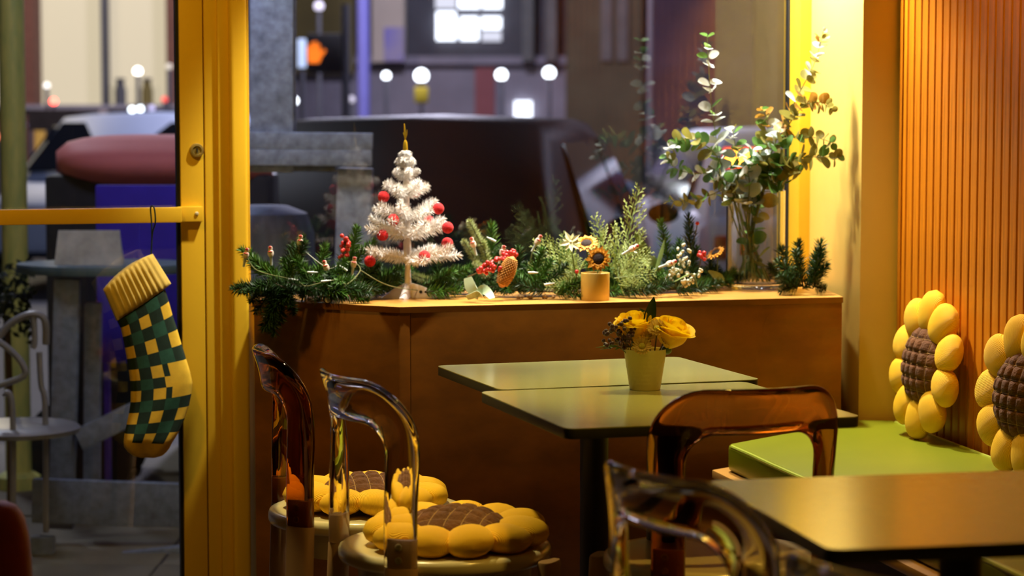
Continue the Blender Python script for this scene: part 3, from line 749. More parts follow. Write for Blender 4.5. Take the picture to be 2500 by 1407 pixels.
SPR = [
 ((-0.637, 6.03, 0.859), (-0.714, 5.98, 0.862), 0), ((-0.617, 6.02, 0.856), (-0.697, 6.0, 0.877), 2), ((-0.597, 6.06, 0.872), (-0.713, 6.1, 0.942), 1), ((-0.654, 6.09, 0.889), (-0.701, 6.12, 0.952), 1),
 ((-0.601, 6.1, 0.858), (-0.549, 6.1, 0.979), 0), ((-0.592, 6.12, 0.878), (-0.577, 6.14, 0.964), 0), ((-0.598, 6.07, 0.861), (-0.633, 6.1, 0.923), 1), ((-0.567, 6.08, 0.871), (-0.603, 6.12, 0.932), 1),
 ((-0.608, 6.02, 0.865), (-0.628, 5.985, 0.762), 2), ((-0.593, 6.02, 0.859), (-0.599, 5.99, 0.777), 0), ((-0.625, 6.02, 0.859), (-0.649, 6.0, 0.797), 2), ((-0.575, 6.0, 0.85), (-0.564, 5.99, 0.798), 0), ((-0.637, 6.03, 0.864), (-0.674, 6.0, 0.829), 0), ((-0.612, 6.0, 0.877), (-0.632, 5.98, 0.826), 2),
 ((-0.58, 5.99, 0.872), (-0.641, 5.97, 0.863), 2), ((-0.552, 5.98, 0.878), (-0.59, 5.98, 0.831), 2),
 ((-0.609, 5.99, 0.846), (-0.613, 5.975, 0.75), 0), ((-0.59, 5.99, 0.851), (-0.643, 5.98, 0.767), 2), ((-0.6, 5.98, 0.868), (-0.566, 5.97, 0.821), 0), ((-0.626, 5.98, 0.878), (-0.683, 5.97, 0.853), 0), ((-0.578, 5.97, 0.863), (-0.619, 5.96, 0.88), 2), ((-0.541, 5.97, 0.869), (-0.577, 5.96, 0.88), 0), ((-0.566, 6.07, 0.909), (-0.542, 6.07, 0.976), 0),
 ((-0.523, 6.06, 0.862), (-0.545, 6.1, 0.923), 1), ((-0.514, 6.08, 0.871), (-0.486, 6.14, 0.951), 1), ((-0.478, 6.03, 0.859), (-0.537, 6.05, 0.905), 1), ((-0.487, 6.01, 0.866), (-0.413, 6.02, 0.875), 1), ((-0.46, 6.08, 0.871), (-0.402, 6.1, 0.923), 0),
 ((-0.431, 6.13, 0.921), (-0.4, 6.16, 1.006), 1), ((-0.441, 6.12, 0.889), (-0.377, 6.16, 0.979), 1), ((-0.454, 6.14, 0.877), (-0.434, 6.18, 0.972), 0), ((-0.397, 6.1, 0.869), (-0.356, 6.14, 0.909), 0),
 ((-0.474, 5.99, 0.862), (-0.377, 5.985, 0.838), 1), ((-0.432, 5.99, 0.867), (-0.364, 6.0, 0.85), 0), ((-0.507, 6.0, 0.861), (-0.438, 5.99, 0.838), 0), ((-0.539, 6.0, 0.866), (-0.496, 6.0, 0.843), 2), ((-0.507, 6.0, 0.877), (-0.565, 6.0, 0.877), 2),
 ((-0.478, 6.04, 0.885), (-0.426, 6.06, 0.915), 1), ((-0.376, 6.1, 0.853), (-0.341, 6.15, 0.865), 2), ((-0.415, 6.04, 0.858), (-0.35, 6.12, 0.851), 0), ((-0.52, 6.03, 0.891), (-0.564, 6.05, 0.926), 1),
 ((-0.275, 6.26, 0.846), (-0.209, 6.24, 0.883), 0), ((-0.239, 6.18, 0.852), (-0.152, 6.17, 0.888), 1), ((-0.228, 6.16, 0.848), (-0.135, 6.14, 0.861), 0), ((-0.227, 6.13, 0.843), (-0.14, 6.12, 0.84), 1), ((-0.207, 6.2, 0.861), (-0.129, 6.2, 0.903), 1), ((-0.186, 6.22, 0.849), (-0.209, 6.26, 0.929), 0), ((-0.343, 6.28, 0.844), (-0.387, 6.28, 0.9), 0),
 ((-0.061, 6.3, 0.843), (-0.042, 6.3, 0.998), 1), ((-0.044, 6.28, 0.855), (-0.028, 6.3, 0.943), 0), ((-0.076, 6.2, 0.842), (-0.142, 6.2, 0.861), 0), ((0.011, 6.2, 0.845), (-0.065, 6.18, 0.852), 0),
 ((0.044, 6.18, 0.847), (-0.011, 6.2, 0.905), 1), ((0.054, 6.16, 0.854), (0.067, 6.18, 0.948), 1), ((0.054, 6.14, 0.85), (0.103, 6.14, 0.92), 1), ((0.076, 6.13, 0.847), (0.141, 6.15, 0.909), 0), ((0.086, 6.12, 0.844), (0.0, 6.12, 0.868), 0), ((0.108, 6.12, 0.841), (0.178, 6.12, 0.878), 1), ((0.118, 6.12, 0.841), (0.183, 6.11, 0.845), 1), ((0.022, 6.24, 0.847), (0.017, 6.26, 0.945), 0), ((0.099, 6.24, 0.847), (0.154, 6.26, 0.945), 1),
 ((0.251, 6.2, 0.837), (0.336, 6.16, 0.854), 1), ((0.293, 6.16, 0.841), (0.378, 6.14, 0.849), 0), ((0.348, 6.18, 0.839), (0.425, 6.2, 0.861), 0), ((0.276, 6.28, 0.844), (0.21, 6.3, 0.909), 1), ((0.321, 6.3, 0.854), (0.368, 6.34, 0.929), 1),
 ((0.427, 6.36, 0.883), (0.421, 6.38, 1.009), 1), ((0.435, 6.34, 0.851), (0.447, 6.36, 0.961), 1), ((0.495, 6.4, 0.869), (0.487, 6.42, 1.019), 0), ((0.481, 6.36, 0.838), (0.506, 6.4, 0.936), 0), ((0.499, 6.3, 0.836), (0.567, 6.32, 0.852), 0), ((0.439, 6.24, 0.836), (0.516, 6.24, 0.847), 0), ((0.542, 6.42, 0.833), (0.562, 6.46, 0.898), 2), ((0.41, 6.3, 0.843), (0.39, 6.34, 0.907), 1),
 ((0.764, 6.34, 0.834), (0.745, 6.4, 0.941), 2), ((0.773, 6.32, 0.841), (0.782, 6.36, 0.955), 0), ((0.812, 6.28, 0.839), (0.844, 6.3, 0.954), 2), ((0.804, 6.3, 0.843), (0.825, 6.34, 0.923), 0), ((0.783, 6.27, 0.839), (0.847, 6.27, 0.9), 0), ((0.785, 6.28, 0.844), (0.722, 6.32, 0.908), 0), ((0.771, 6.26, 0.846), (0.722, 6.26, 0.846), 2), ((0.815, 6.26, 0.846), (0.841, 6.25, 0.841), 0), ((0.766, 6.4, 0.829), (0.714, 6.44, 0.888), 0), ((0.782, 6.26, 0.857), (0.762, 6.28, 0.933), 2), ((0.81, 6.26, 0.857), (0.828, 6.28, 0.944), 2), ((0.764, 6.25, 0.841), (0.732, 6.26, 0.884), 2),
]
for b, t, k in SPR: sprig(b, t, k, gar, None, 1.2)
fill = bez([(-.62, 6.10, 0), (-.45, 6.05, 0), (-.36, 6.25, 0), (-.27, 6.30, 0), (-.15, 6.28, 0), (.02, 6.22, 0), (.20, 6.26, 0), (.36, 6.30, 0), (.52, 6.40, 0), (.60, 6.55, 0)], 90)
for i, p in enumerate(fill):
    a = rnd.uniform(0, 2 * math.pi); el = rnd.uniform(.05, .75)
    L_ = rnd.uniform(.065, .105)
    dv = Vector((math.cos(a) * math.cos(el), math.sin(a) * math.cos(el) * .6, math.sin(el))) * L_
    bp_ = Vector((p.x, p.y, LED + .018)) + Vector((rnd.uniform(-.02, .02), rnd.uniform(-.03, .03), 0))
    sprig(bp_, bp_ + dv, i % 3, gar, None, 1.1)
MB().tube(bez([Vector(q) - GL for q in ((-0.631, 6.03, 0.859), (-0.555, 6.06, 0.857), (-0.428, 6.08, 0.856), (-0.318, 6.24, 0.839), (-0.186, 6.22, 0.842), (-0.022, 6.24, 0.839), (0.098, 6.18, 0.84), (0.253, 6.24, 0.837), (0.435, 6.34, 0.833), (0.562, 6.45, 0.827))], 60), .004, 7).build('garland_wire', TWIG, gar)
fir = thing('fir_branch', 'pale fuzzy fir branch with three twigs standing up beside the white tree', 'greenery', (-0.057, 6.26, 0.841))
FO = Vector(fir.location)
for b, t, wd_ in (((-0.055, 6.26, 0.841), (-0.077, 6.24, 0.966), 1.5), ((-0.075, 6.24, 0.946), (-0.114, 6.22, 1.024), 1.35), ((-0.086, 6.24, 0.902), (-0.129, 6.21, 0.972), 1.2), ((-0.06, 6.24, 0.869), (-0.098, 6.2, 0.916), 1.2)):
    sprig(b, t, PALE, fir, FO, wd_)
f2 = thing('fir_twig', 'small pale fuzzy fir twig low behind the white tree trunk', 'greenery', (-0.208, 6.22, 0.86))
sprig((-0.208, 6.22, 0.86), (-0.262, 6.2, 0.881), PALE, f2, Vector(f2.location), 1.3)

# feathery cypress
CYP = mat('cypress_green', (.27, .38, .10), .55, noise=(25, .6)); CYP2 = mat('cypress_tip', (.42, .50, .13), .55, noise=(25, .7))
def cypress(seed, L=.20):
    rr = random.Random(seed); mb = MB()
    mb.tube([(L * i / 6, 0, .004 * math.sin(i)) for i in range(7)], [.0019 * (1 - .6 * i / 6) for i in range(7)], 5, 0)
    n = 20
    for i in range(n):
        t = .06 + .94 * i / n; sgn = 1 if i % 2 else -1
        ln = .072 * (1 - t) ** .75 * rr.uniform(.8, 1.15) + .008
        a = R(42) * sgn; el = rr.uniform(-.5, .5)
        d = Vector((math.cos(a), math.sin(a) * math.cos(el), math.sin(a) * math.sin(el)))
        b = Vector((L * t, 0, 0)); mb.tube([b, b + d * ln], [.0014, .0008], 4, 0)
        k = max(2, int(ln / .0055))
        for q in range(k):
            u = (q + .5) / k; s2 = 1 if q % 2 else -1
            d2 = (d + Vector((.25, sgn * 0, 0)) + d.cross(Vector((0, 0, 1))) * (.75 * s2) + Vector((0, 0, rr.uniform(-.4, .4)))).normalized()
            l2 = .014 * (1 - u * .6) * rr.uniform(.7, 1.2); b2 = b + d * ln * u
            mb.tube([b2, b2 + d2 * l2 * .6, b2 + d2 * l2], [.0013, .0013, .0004], 4, 1)
        mb.tube([b + d * ln, b + d * (ln + .006)], [.0013, .0004], 4, 1)
    return mb.mesh('cypress_frond', [CYP, CYP2], smooth=False)
CY = [cypress(2), cypress(9)]
cyp = thing('cypress_sprays', 'feathery pale green cypress fronds rising behind the small sunflower pot', 'greenery', (0.276, 6.28, 0.84))
CO = Vector(cyp.location)
CYS = [((0.282, 6.28, 0.84), (0.343, 6.3, 1.114), 0, 1.), ((0.276, 6.27, 0.856), (0.222, 6.27, 1.038), 1, .9), ((0.286, 6.25, 0.847), (0.274, 6.24, 1.018), 0, 1.), ((0.296, 6.24, 0.847), (0.311, 6.22, 0.97), 1, .9), ((0.255, 6.3, 0.854), (0.244, 6.32, 0.997), 1, .8),
       ((0.198, 6.24, 0.858), (0.055, 6.22, 0.967), 0, .9), ((0.188, 6.28, 0.866), (0.088, 6.28, 0.979), 1, .8), ((0.164, 6.2, 0.861), (0.044, 6.2, 0.905), 1, .8), ((0.175, 6.22, 0.86), (0.134, 6.25, 0.99), 0, .8), ((0.184, 6.16, 0.865), (0.108, 6.14, 0.866), 0, .7), ((0.164, 6.2, 0.883), (0.163, 6.2, 0.938), 1, .7),
       ((0.284, 6.2, 0.861), (0.371, 6.2, 0.949), 1, .8), ((0.272, 6.18, 0.874), (0.382, 6.17, 0.888), 0, .8), ((0.282, 6.16, 0.859), (0.351, 6.14, 0.85), 1, .7), ((0.295, 6.2, 0.861), (0.339, 6.18, 0.934), 0, .8), ((0.263, 6.24, 0.902), (0.208, 6.24, 0.968), 0, .7), ((0.319, 6.26, 0.912), (0.358, 6.28, 0.999), 1, .6), ((0.183, 6.12, 0.857), (0.086, 6.11, 0.858), 1, .6)]
for b, t, k, w_ in CYS:
    d = Vector(t) - Vector(b)
    link('cypress_frond', CY[k], cyp, mx=aim(Vector(b) - CO, d, rnd.uniform(-.5, .5) + R(90), (d.length / .20, w_, w_)))

# ================================================================== WHITE TREE
TR = (-0.275, 6.17, 0.822)
TM = .001083
tree = thing('white_tree', 'small white artificial christmas tree on a plastic stand on the window ledge', 'tree', (TR[0], TR[1], TOPZ), (0, R(-.9), 0))
WHITE = mat('white_tinsel', (.90, .87, .82), .5, noise=(20, .95)); WPL = mat('white_plastic', (.80, .74, .70), .30, noise=(6, .95), coat=.2)
GOLD = mat('gold_plastic', (.62, .44, .03), .28, metal=.7, noise=(90, .7)); HOLE = mat('dark_hole', (.01, .015, .01), .8)
trk = MB().lathe([(.0095, .03), (.0082, .06), (.0068, .09), (.0105, .094), (.0105, .15), (.0085, .153), (.0105, .24), (.0078, .242), (.0090, .30), (.0055, .33), (.0045, .382)], 20)
trk.build('trunk', WPL, tree)
std = MB().prism([(.016 * math.cos(R(a)), .016 * math.sin(R(a))) for a in range(0, 360, 45)], .001, .036)
sto = std.build('stand', WPL, tree, bevel=.003)
def foot(L):
    pr = []; n = 12; rg = []
    for i in range(n + 1):
        t = i / n; x = .010 + (L - .010) * t; h = .035 * (1 - t) ** 1.25 * (1 + .5 * t) + .005; w_ = .0115 * (1 - .35 * t)
        rg.append([(x, -w_, 0.0005), (x, w_, .0005), (x, w_ * .75, h * .8), (x, w_ * .35, h), (x, -w_ * .35, h), (x, -w_ * .75, h * .8)])
    m_ = MB().rings(rg)
    return m_
for az, L in ((-12, .113), (196, .075), (255, .060), (95, .07)):
    fo = foot(L).build('foot', WPL, sto, rot=(0, 0, R(az)), angle=45)
    if az == -12:
        for x_, r_ in ((.033, .0043), (.046, .0028)):
            MB().lathe([(0, 0), (r_, 0), (r_, .0012), (0, .0012)], 14, mx=Matrix.Translation((x_ + .004, -.0098, .017)) @ Matrix.Rotation(R(82), 4, 'X')).build('foot_hole', HOLE, tree, rot=(0, 0, R(az)))
NW = [needle_mesh('branch', WHITE, L=.12, nlen=.026, count=250, w=.0010, fwd=62, stemr=.003, taper=.25, seed=20 + i, tuft=26) for i in range(2)]
LAY = [(.104, .122, (2, 176, 222, 292, 335, 60, 120), 9), (.160, .104, (28, 158, 205, 250, 300, 340, 95), 22), (.208, .083, (20, 165, 215, 262, 318, 100), 24), (.270, .060, (30, 150, 200, 250, 310, 80), 28), (.312, .036, (10, 80, 150, 220, 290), 40), (.345, .026, (50, 120, 190, 260, 330), 48), (.366, .018, (20, 110, 200, 290), 62)]
for z, L, azs, el in LAY:
    for i, az in enumerate(azs):
        e = R(el + 7 * math.sin(i * 2.3 + z * 40)); a = R(az)
        d = Vector((math.cos(a) * math.cos(e), math.sin(a) * math.cos(e), math.sin(e)))
        ll = L * (1 + .07 * math.sin(i * 3.1)); wsc = 1.0 if L > .05 else .72
        link('branch', NW[i % 2], tree, mx=aim(Vector((0, 0, z)) + d * .006, d, i * 1.3, (ll / .12, wsc, wsc)))
fin = MB().lathe([(.0078, .372), (.0072, .388), (.0062, .392), (.0066, .395), (.0055, .412), (.0028, .418), (.0, .419)], 14).build('finial', GOLD, tree)
MB().tube([(0, 0, .416), (-.001, 0, .44), (-.002, 0, .462)], [.0018, .0024, .0017], 7).tube([(0, 0, .419), (.004, -.001, .434), (.005, -.001, .446)], [.0012, .0022, .0007], 6).tube([(0, 0, .419), (-.003, 0, .431), (-.0055, .001, .438)], [.0010, .0014, .0006], 6).build('finial_spike', GOLD, fin)
POM = mat('red_wool', (.62, .004, .006), .85, sheen=.08, noise=(200, .55), bump=(260, .9, .002))
PM = MB().ell((0, 0, 0), (.0155, .0155, .0152), 24, 16).mesh('pom_pom', POM)
for p, lb in (((-0.257, 6.205, 1.103), 'red pom-pom tucked behind the upper trunk of the white tree'), ((-0.338, 6.15, 1.092), 'red pom-pom at the tip of the upper left branch of the white tree'),
              ((-0.194, 6.14, 1.061), 'red pom-pom hanging from the upper right branch of the white tree'), ((-0.31, 6.095, 1.034), 'half shaded red pom-pom on the middle left front of the white tree'),
              ((-0.169, 6.12, 1.012), 'red pom-pom at the tip of the middle right branch of the white tree'), ((-0.341, 6.14, 0.991), 'red pom-pom beneath the middle left branch of the white tree'),
              ((-0.171, 6.155, 0.969), 'red pom-pom resting on top of the lowest right branch of the white tree'), ((-0.228, 6.07, 0.94), 'red pom-pom on the lower front of the white tree near the trunk'),
              ((-0.373, 6.115, 0.924), 'darker red pom-pom hanging lowest, under the left branch of the white tree'), ((-0.224, 6.26, 1.022), 'red pom-pom on the window side of the white tree')):
    tag(link('pom_pom', PM, None, p), lb, 'ornament', 'red pom-poms on the white tree')

# ================================================================== BERRIES, CONE, FLOWERS, LIGHTS ON THE LEDGE
RB = mat('red_berry', (.62, .035, .030), .3, noise=(60, .7), coat=.3)
RBM = MB().ell((0, 0, 0), (.0058, .0058, .0058), 12, 8).mesh('berry', RB)
def berries(label, pts, stem, jit=.004):
    t = thing('berry_sprig', label, 'berries', stem[0]); o = Vector(stem[0])
    MB().tube(bez([Vector(q) - o for q in stem], 10), .0016, 6).build('stem', STEM_D, t)
    for p in pts:
        link('berry', RBM, t, tuple(Vector(p) - o + Vector([rnd.uniform(-jit, jit) for _ in range(3)])), None, rnd.uniform(.85, 1.1))
def along(a, b, n, sp):
    a, b = Vector(a), Vector(b)
    return [a + (b - a) * ((i + .5) / n) + Vector((rnd.uniform(-sp, sp), rnd.uniform(-sp, sp) * .8, rnd.uniform(-sp, sp))) for i in range(n)]
berries('upright cluster of red berries in the pine, left of the white tree', along((-0.44, 6.08, 0.935), (-0.432, 6.08, 0.989), 24, .010), [(-0.453, 6.1, 0.869), (-0.445, 6.09, 0.924), (-0.432, 6.08, 0.991)])
berries('curved sprig of red berries lying in front of the hanging seed cone', along((-0.091, 6.08, 0.894), (-0.053, 6.08, 0.924), 16, .006) + along((-0.07, 6.08, 0.901), (-0.027, 6.08, 0.908), 14, .007) + along((-0.053, 6.08, 0.922), (-0.032, 6.08, 0.939), 8, .006), [(-0.116, 6.09, 0.885), (-0.086, 6.08, 0.899), (-0.03, 6.08, 0.937)])
berries('tight round bunch of red berries above the seed cone', along((-0.019, 6.11, 0.933), (0.006, 6.11, 0.948), 20, .011), [(-0.038, 6.14, 0.877), (-0.024, 6.12, 0.911), (0.006, 6.11, 0.95)])
berries('tiny pinkish red berry bunch close to the glass vase', along((0.512, 6.36, 0.932), (0.523, 6.36, 0.919), 9, .006), [(0.509, 6.36, 0.849), (0.514, 6.36, 0.905), (0.523, 6.36, 0.937)])
berries('single red berry at the tip of the tall dark pine sprig', along((0.508, 6.4, 1.01), (0.509, 6.4, 1.008), 1, .0), [(0.496, 6.41, 0.947), (0.504, 6.4, 0.981), (0.508, 6.4, 1.006)], 0.)
berries('single red berry in the pine beside the small sunflower pot', along((0.17, 6.11, 0.898), (0.17, 6.11, 0.896), 1, .0), [(0.162, 6.13, 0.856), (0.168, 6.11, 0.879), (0.17, 6.11, 0.894)], 0.)
CONE = mat('seed_cone', (.55, .22, .035), .6, noise=(60, .5))
cn = thing('seed_cone', 'orange brown elongated seed cone hanging in the greenery', 'cone', (-0.013, 6.085, 0.898), (0, R(22), 0))
MB().ell((0, 0, 0), (.0195, .0195, .044), 20, 14).build('core', CONE, cn)
scl = MB()
for i in range(17):
    z = -.034 + .07 * i / 16; rr_ = .0200 * math.sqrt(max(0, 1 - (z / .046) ** 2))
    for j_ in range(15):
        a = 2 * math.pi * (j_ + .5 * (i % 2)) / 15
        scl.ell((rr_ * math.cos(a), rr_ * math.sin(a), z), (.0030, .0030, .0019), 6, 4)
so = scl.build('cone_scales', mat('seed_cone_scale', (.62, .30, .05), .55, noise=(90, .5)), cn); so['kind'] = 'stuff'

SFP = mat('sunflower_petal', (.85, .35, .012), .6, noise=(30, .75)); SFC = mat('sunflower_centre', (.030, .012, .006), .85, noise=(200, .4), bump=(300, .9))
SFR = MB()
for lay, (n, r1, w_, lift) in enumerate(((20, .033, .0052, .003), (17, .027, .005, .007))):
    for i in range(n):
        a = 2 * math.pi * (i + .4 * lay) / n + .1 * math.sin(i * 7); q = r1 * (1 + .12 * math.sin(i * 3.3))
        SFR.add([(.011, -w_ * .6, 0), (.011, w_ * .6, 0), (q * .7, w_, lift), (q * .7, -w_, lift), (q, 0, lift * .6), (q * .7, 0, lift - .0015), (.011, 0, -.001)], [(0, 6, 5, 3), (6, 1, 2, 5), (3, 5, 4), (5, 2, 4)], 0, Matrix.Rotation(a, 4, 'Z'))
SFR = SFR.mesh('petal_ring', SFP); SFD = MB().ell((0, 0, .001), (.0152, .0152, .0075), 20, 10).mesh('seed_head', SFC)
def sunflower(label, p, axis, foot_, size=1.):
    q = Vector(axis).to_track_quat('Z', 'Y').to_euler()
    t = thing('sunflower', label, 'flower', p, q, 'small artificial sunflowers', scale=size)
    link('petal_ring', SFR, t); link('seed_head', SFD, t)
    inv = (Matrix.Translation(p) @ Euler(q).to_matrix().to_4x4() @ Matrix.Scale(size, 4)).inverted()
    MB().tube(bez([(0, 0, -.001), (0, 0, -.012), tuple(inv @ Vector(foot_))], 8), .0018, 7).build('stem', STEM, t)
sunflower('small orange sunflower standing in the yellow cylinder pot', (0.226, 6.075, 0.933), (-.22, -.9, .12), (0.22, 6.09, 0.87), 1.02)
sunflower('small orange sunflower peeping out behind the pale star flower', (0.196, 6.14, 0.968), (-.1, -.55, .75), (0.206, 6.17, 0.853), 1.0)
sunflower('rust orange sunflower half hidden beside the glass vase', (0.56, 6.4, 0.927), (-.5, -.35, .8), (0.565, 6.42, 0.833), .85)
ypot = thing('sunflower_pot', 'small plain yellow cylinder pot on the front of the window ledge', 'pot', ((0.218, 6.1, 0.829)[0], 6.10, TOPZ))
YP = mat('yellow_pot_paper', (.72, .50, .10), .5, noise=(12, .9))
MB().lathe([(0, .0004), (.0365, .0004), (.0372, .002), (.0376, .072), (.0366, .0728), (.0355, .071), (.0350, .055), (0, .055)], 40).build('pot_wall', YP, ypot, angle=40)
MB().lathe([(0, .052), (.0348, .052), (.0348, .058), (0, .060)], 24).build('soil', mat('potting_soil', (.02, .012, .008), .95, noise=(200, .4), bump=(200, .8)), ypot)
sfl = thing('star_flower', 'pale yellow white star shaped flower in the middle of the greenery', 'flower', (0.155, 6.13, 0.973), Vector((-.15, -.85, .35)).to_track_quat('Z', 'Y').to_euler())
SFL = mat('star_flower_petal', (.86, .84, .48), .5, noise=(40, .9))
for i in range(9):
    a = 2 * math.pi * i / 9; q = .029 * (1 + .15 * math.sin(i * 2.7)); z_ = .004 * (i % 2)
    m_ = MB().add([(.002, -.0035, 0), (.002, .0035, 0), (q * .45, .0065, .003), (q * .45, -.0065, .003), (q, 0, .002), (q * .45, 0, .0005 - .001), (.002, 0, -.002)], [(0, 6, 5, 3), (6, 1, 2, 5), (3, 5, 4), (5, 2, 4)], 0, Matrix.Translation((0, 0, z_)) @ Matrix.Rotation(a, 4, 'Z'))
    m_.build('petal', SFL, sfl)
MB().ell((0, 0, .003), (.004, .004, .004), 10, 6).build('flower_eye', SFL, sfl)
MB().tube([(0, 0, 0), (0, -.02, -.03), (.01, -.075, -.05)], .0013, 6).build('stem', STEM, sfl)

# wax flower buds at the right of the cypress
WX = mat('waxflower_bud', (.66, .66, .46), .45, noise=(60, .75)); WXM = MB().ell((0, 0, 0), (.0042, .0042, .0060), 10, 7).mesh('bud', WX)
wx_ = thing('waxflower', 'cream budded waxflower sprig between the dark pine and the cypress', 'flower', (0.446, 6.26, 0.841)); WO = Vector(wx_.location)
for p0, p1, n in (((0.434, 6.25, 0.847), (0.458, 6.24, 0.96), 16), ((0.445, 6.24, 0.847), (0.483, 6.25, 0.946), 14), ((0.438, 6.22, 0.849), (0.425, 6.2, 0.916), 10), ((0.447, 6.2, 0.851), (0.507, 6.2, 0.9), 12), ((0.446, 6.18, 0.852), (0.478, 6.17, 0.864), 8)):
    MB().tube(bez([Vector(p0) - WO, (Vector(p0) + Vector(p1)) / 2 - WO + Vector((.006, 0, 0)), Vector(p1) - WO], 8), .0011, 5).build('stem', STEM, wx_)
    for i in range(n):
        p = Vector(p0).lerp(Vector(p1), .25 + .75 * i / n) + Vector((rnd.uniform(-.013, .013), rnd.uniform(-.01, .01), rnd.uniform(-.008, .008)))
        link('bud', WXM, wx_, tuple(p - WO), (rnd.uniform(-1, 1), rnd.uniform(-1, 1), 0), rnd.uniform(.8, 1.2))
LFP = mat('soft_leaf', (.20, .27, .07), .5, noise=(20, .6))
for i, (a, b, c, w_, lb) in enumerate((((0.371, 6.3, 0.909), (0.354, 6.3, 0.948), (0.329, 6.28, 0.99), .014, 'pale pointed leaf standing up right of the feathery cypress'), ((0.387, 6.28, 0.844), (0.374, 6.26, 0.901), (0.34, 6.24, 0.924), .026, 'broad green leaf folded over below the pale pointed leaf'),
                                   ((0.425, 6.2, 0.861), (0.478, 6.17, 0.888), (0.492, 6.15, 0.848), .014, 'grey green leaf drooping over the ledge near the vase'), ((0.385, 6.26, 0.89), (0.398, 6.26, 0.934), (0.409, 6.26, 0.973), .010, 'narrow pale leaf leaning on the middle pine sprig'), ((0.56, 6.36, 0.833), (0.565, 6.36, 0.86), (0.533, 6.34, 0.884), .014, 'dull green leaf at the foot of the glass vase'))):
    o = blade([a, b, c], w_, i * .7).build('loose_leaf', LFP); tag(o, lb, 'leaf', 'loose leaves among the greenery')

# string of little figure lights
CABLE = mat('clear_cable', (.22, .24, .10), .35, noise=(30, .8)); FIG = mat('figure_plastic', (.80, .66, .52), .35, noise=(90, .8), sss=.2); CAP = mat('figure_red', (.55, .05, .03), .4, noise=(90, .6)); SOCK = mat('bulb_socket', (.55, .62, .58), .3, noise=(60, .8))
sl = thing('string_lights', 'string of tiny pale figure lights on a clear cable, wound through the pine', 'string lights', (-0.477, 6.02, 0.875)); SO = Vector(sl.location)
MB().tube(bez([Vector(q) - SO for q in ((-0.694, 6.07, 0.949), (-0.663, 6.06, 0.904), (-0.559, 5.99, 0.884), (-0.532, 5.985, 0.869), (-0.5, 5.985, 0.875), (-0.474, 5.985, 0.882), (-0.443, 6.0, 0.883), (-0.425, 6.01, 0.872), (-0.394, 6.05, 0.905), (-0.415, 6.08, 0.924), (-0.449, 6.08, 0.919), (-0.48, 6.06, 0.91), (-0.545, 6.08, 0.957), (-0.553, 6.08, 0.976))], 90), .0013, 6).build('cable', CABLE, sl)
MB().tube(bez([Vector(q) - SO for q in ((-0.394, 6.05, 0.905), (-0.311, 6.1, 0.858), (-0.165, 6.24, 0.834), (-0.111, 6.3, 0.854), (-0.102, 6.28, 0.942), (-0.066, 6.28, 0.855), (-0.024, 6.18, 0.928), (0.033, 6.24, 0.858), (0.068, 6.22, 0.959), (0.164, 6.2, 0.845), (0.299, 6.3, 0.854), (0.329, 6.24, 0.941), (0.386, 6.26, 0.846), (0.427, 6.22, 0.898))], 90), .0013, 6).build('cable', CABLE, sl)
FB = MB().lathe([(0, -.013), (.0050, -.012), (.0072, -.006), (.0065, .000), (.0042, .0025), (.0052, .006), (.0048, .0105), (.0, .0125)], 16).mesh('bulb', FIG)
FC = MB().ell((0, -.0035, .009), (.0038, .0030, .0036), 10, 7).ell((0, -.005, -.0005), (.0058, .0035, .0016), 10, 6).mesh('cap', CAP)
FS = MB().lathe([(0, -.032), (.0026, -.032), (.0032, -.014), (.0045, -.012), (0, -.011)], 10).mesh('socket', SOCK)
for p, tl in (((-0.552, 6.075, 0.982), 8), ((-0.629, 6.07, 0.953), -4), ((-0.691, 6.06, 0.949), 12), ((-0.484, 6.045, 0.918), -20), ((-0.412, 6.075, 0.925), 10), ((-0.105, 6.2, 0.969), -16), ((-0.024, 6.14, 0.951), 16), ((0.324, 6.19, 0.955), 60), ((0.425, 6.2, 0.914), 70), ((0.071, 6.2, 0.976), 30)):
    b = link('bulb', FB, sl, tuple(Vector(p) - SO), (0, R(tl), 0), 1.15); link('cap', FC, b); link('socket', FS, b)
for p, d in (((-0.563, 5.985, 0.885), (.9, 0, -.1)), ((-0.438, 6.05, 0.91), (-.5, 0, .35)), ((-0.479, 5.98, 0.882), (.9, .1, .1)), ((-0.515, 6.0, 0.903), (1, 0, 0)), ((-0.054, 6.2, 0.976), (-.8, 0, .4)), ((0.097, 6.1, 0.865), (1, 0, .15)), ((0.054, 6.1, 0.895), (1, 0, 0))):
    MB().lathe([(0, -.012), (.0030, -.012), (.0034, .004), (.0022, .006), (.0018, .014), (0, .015)], 10, mx=aim(Vector(p) - SO, Vector((0, 0, 1)).cross(Vector(d)) if False else d) @ Matrix.Rotation(R(90), 4, 'Y')).build('socket', SOCK, sl)

# ribbon, wrapper and crumbs on the ledge
RIB = mat('sage_ribbon', (.42, .52, .30), .4, noise=(14, .85), sheen=.4)
rb = thing('ribbon', 'pale sage satin ribbon crumpled on the ledge beside the white tree', 'ribbon', ((-0.085, 6.02, 0.831)[0], 6.02, TOPZ)); RO = Vector(rb.location)
def band(pts, w, tw=0.):
    P = bez(pts, 16); vs = []; fs = []
    for i, p in enumerate(P):
        d = (P[min(i + 1, 15)] - P[max(i - 1, 0)]).normalized(); s_ = (Matrix.Rotation(tw * i / 15, 3, d) @ d.cross(Vector((0, 1, .3))).normalized()) * w * (.55 + .45 * math.sin(math.pi * (i + 1) / 17))
        n_ = d.cross(s_).normalized() * .0005
        vs += [tuple(p + s_ + n_), tuple(p - s_ + n_), tuple(p - s_ - n_), tuple(p + s_ - n_)]
    for i in range(15):
        for k in range(4): fs.append((i * 4 + k, i * 4 + (k + 1) % 4, i * 4 + 4 + (k + 1) % 4, i * 4 + 4 + k))
    return MB().add(vs, fs)
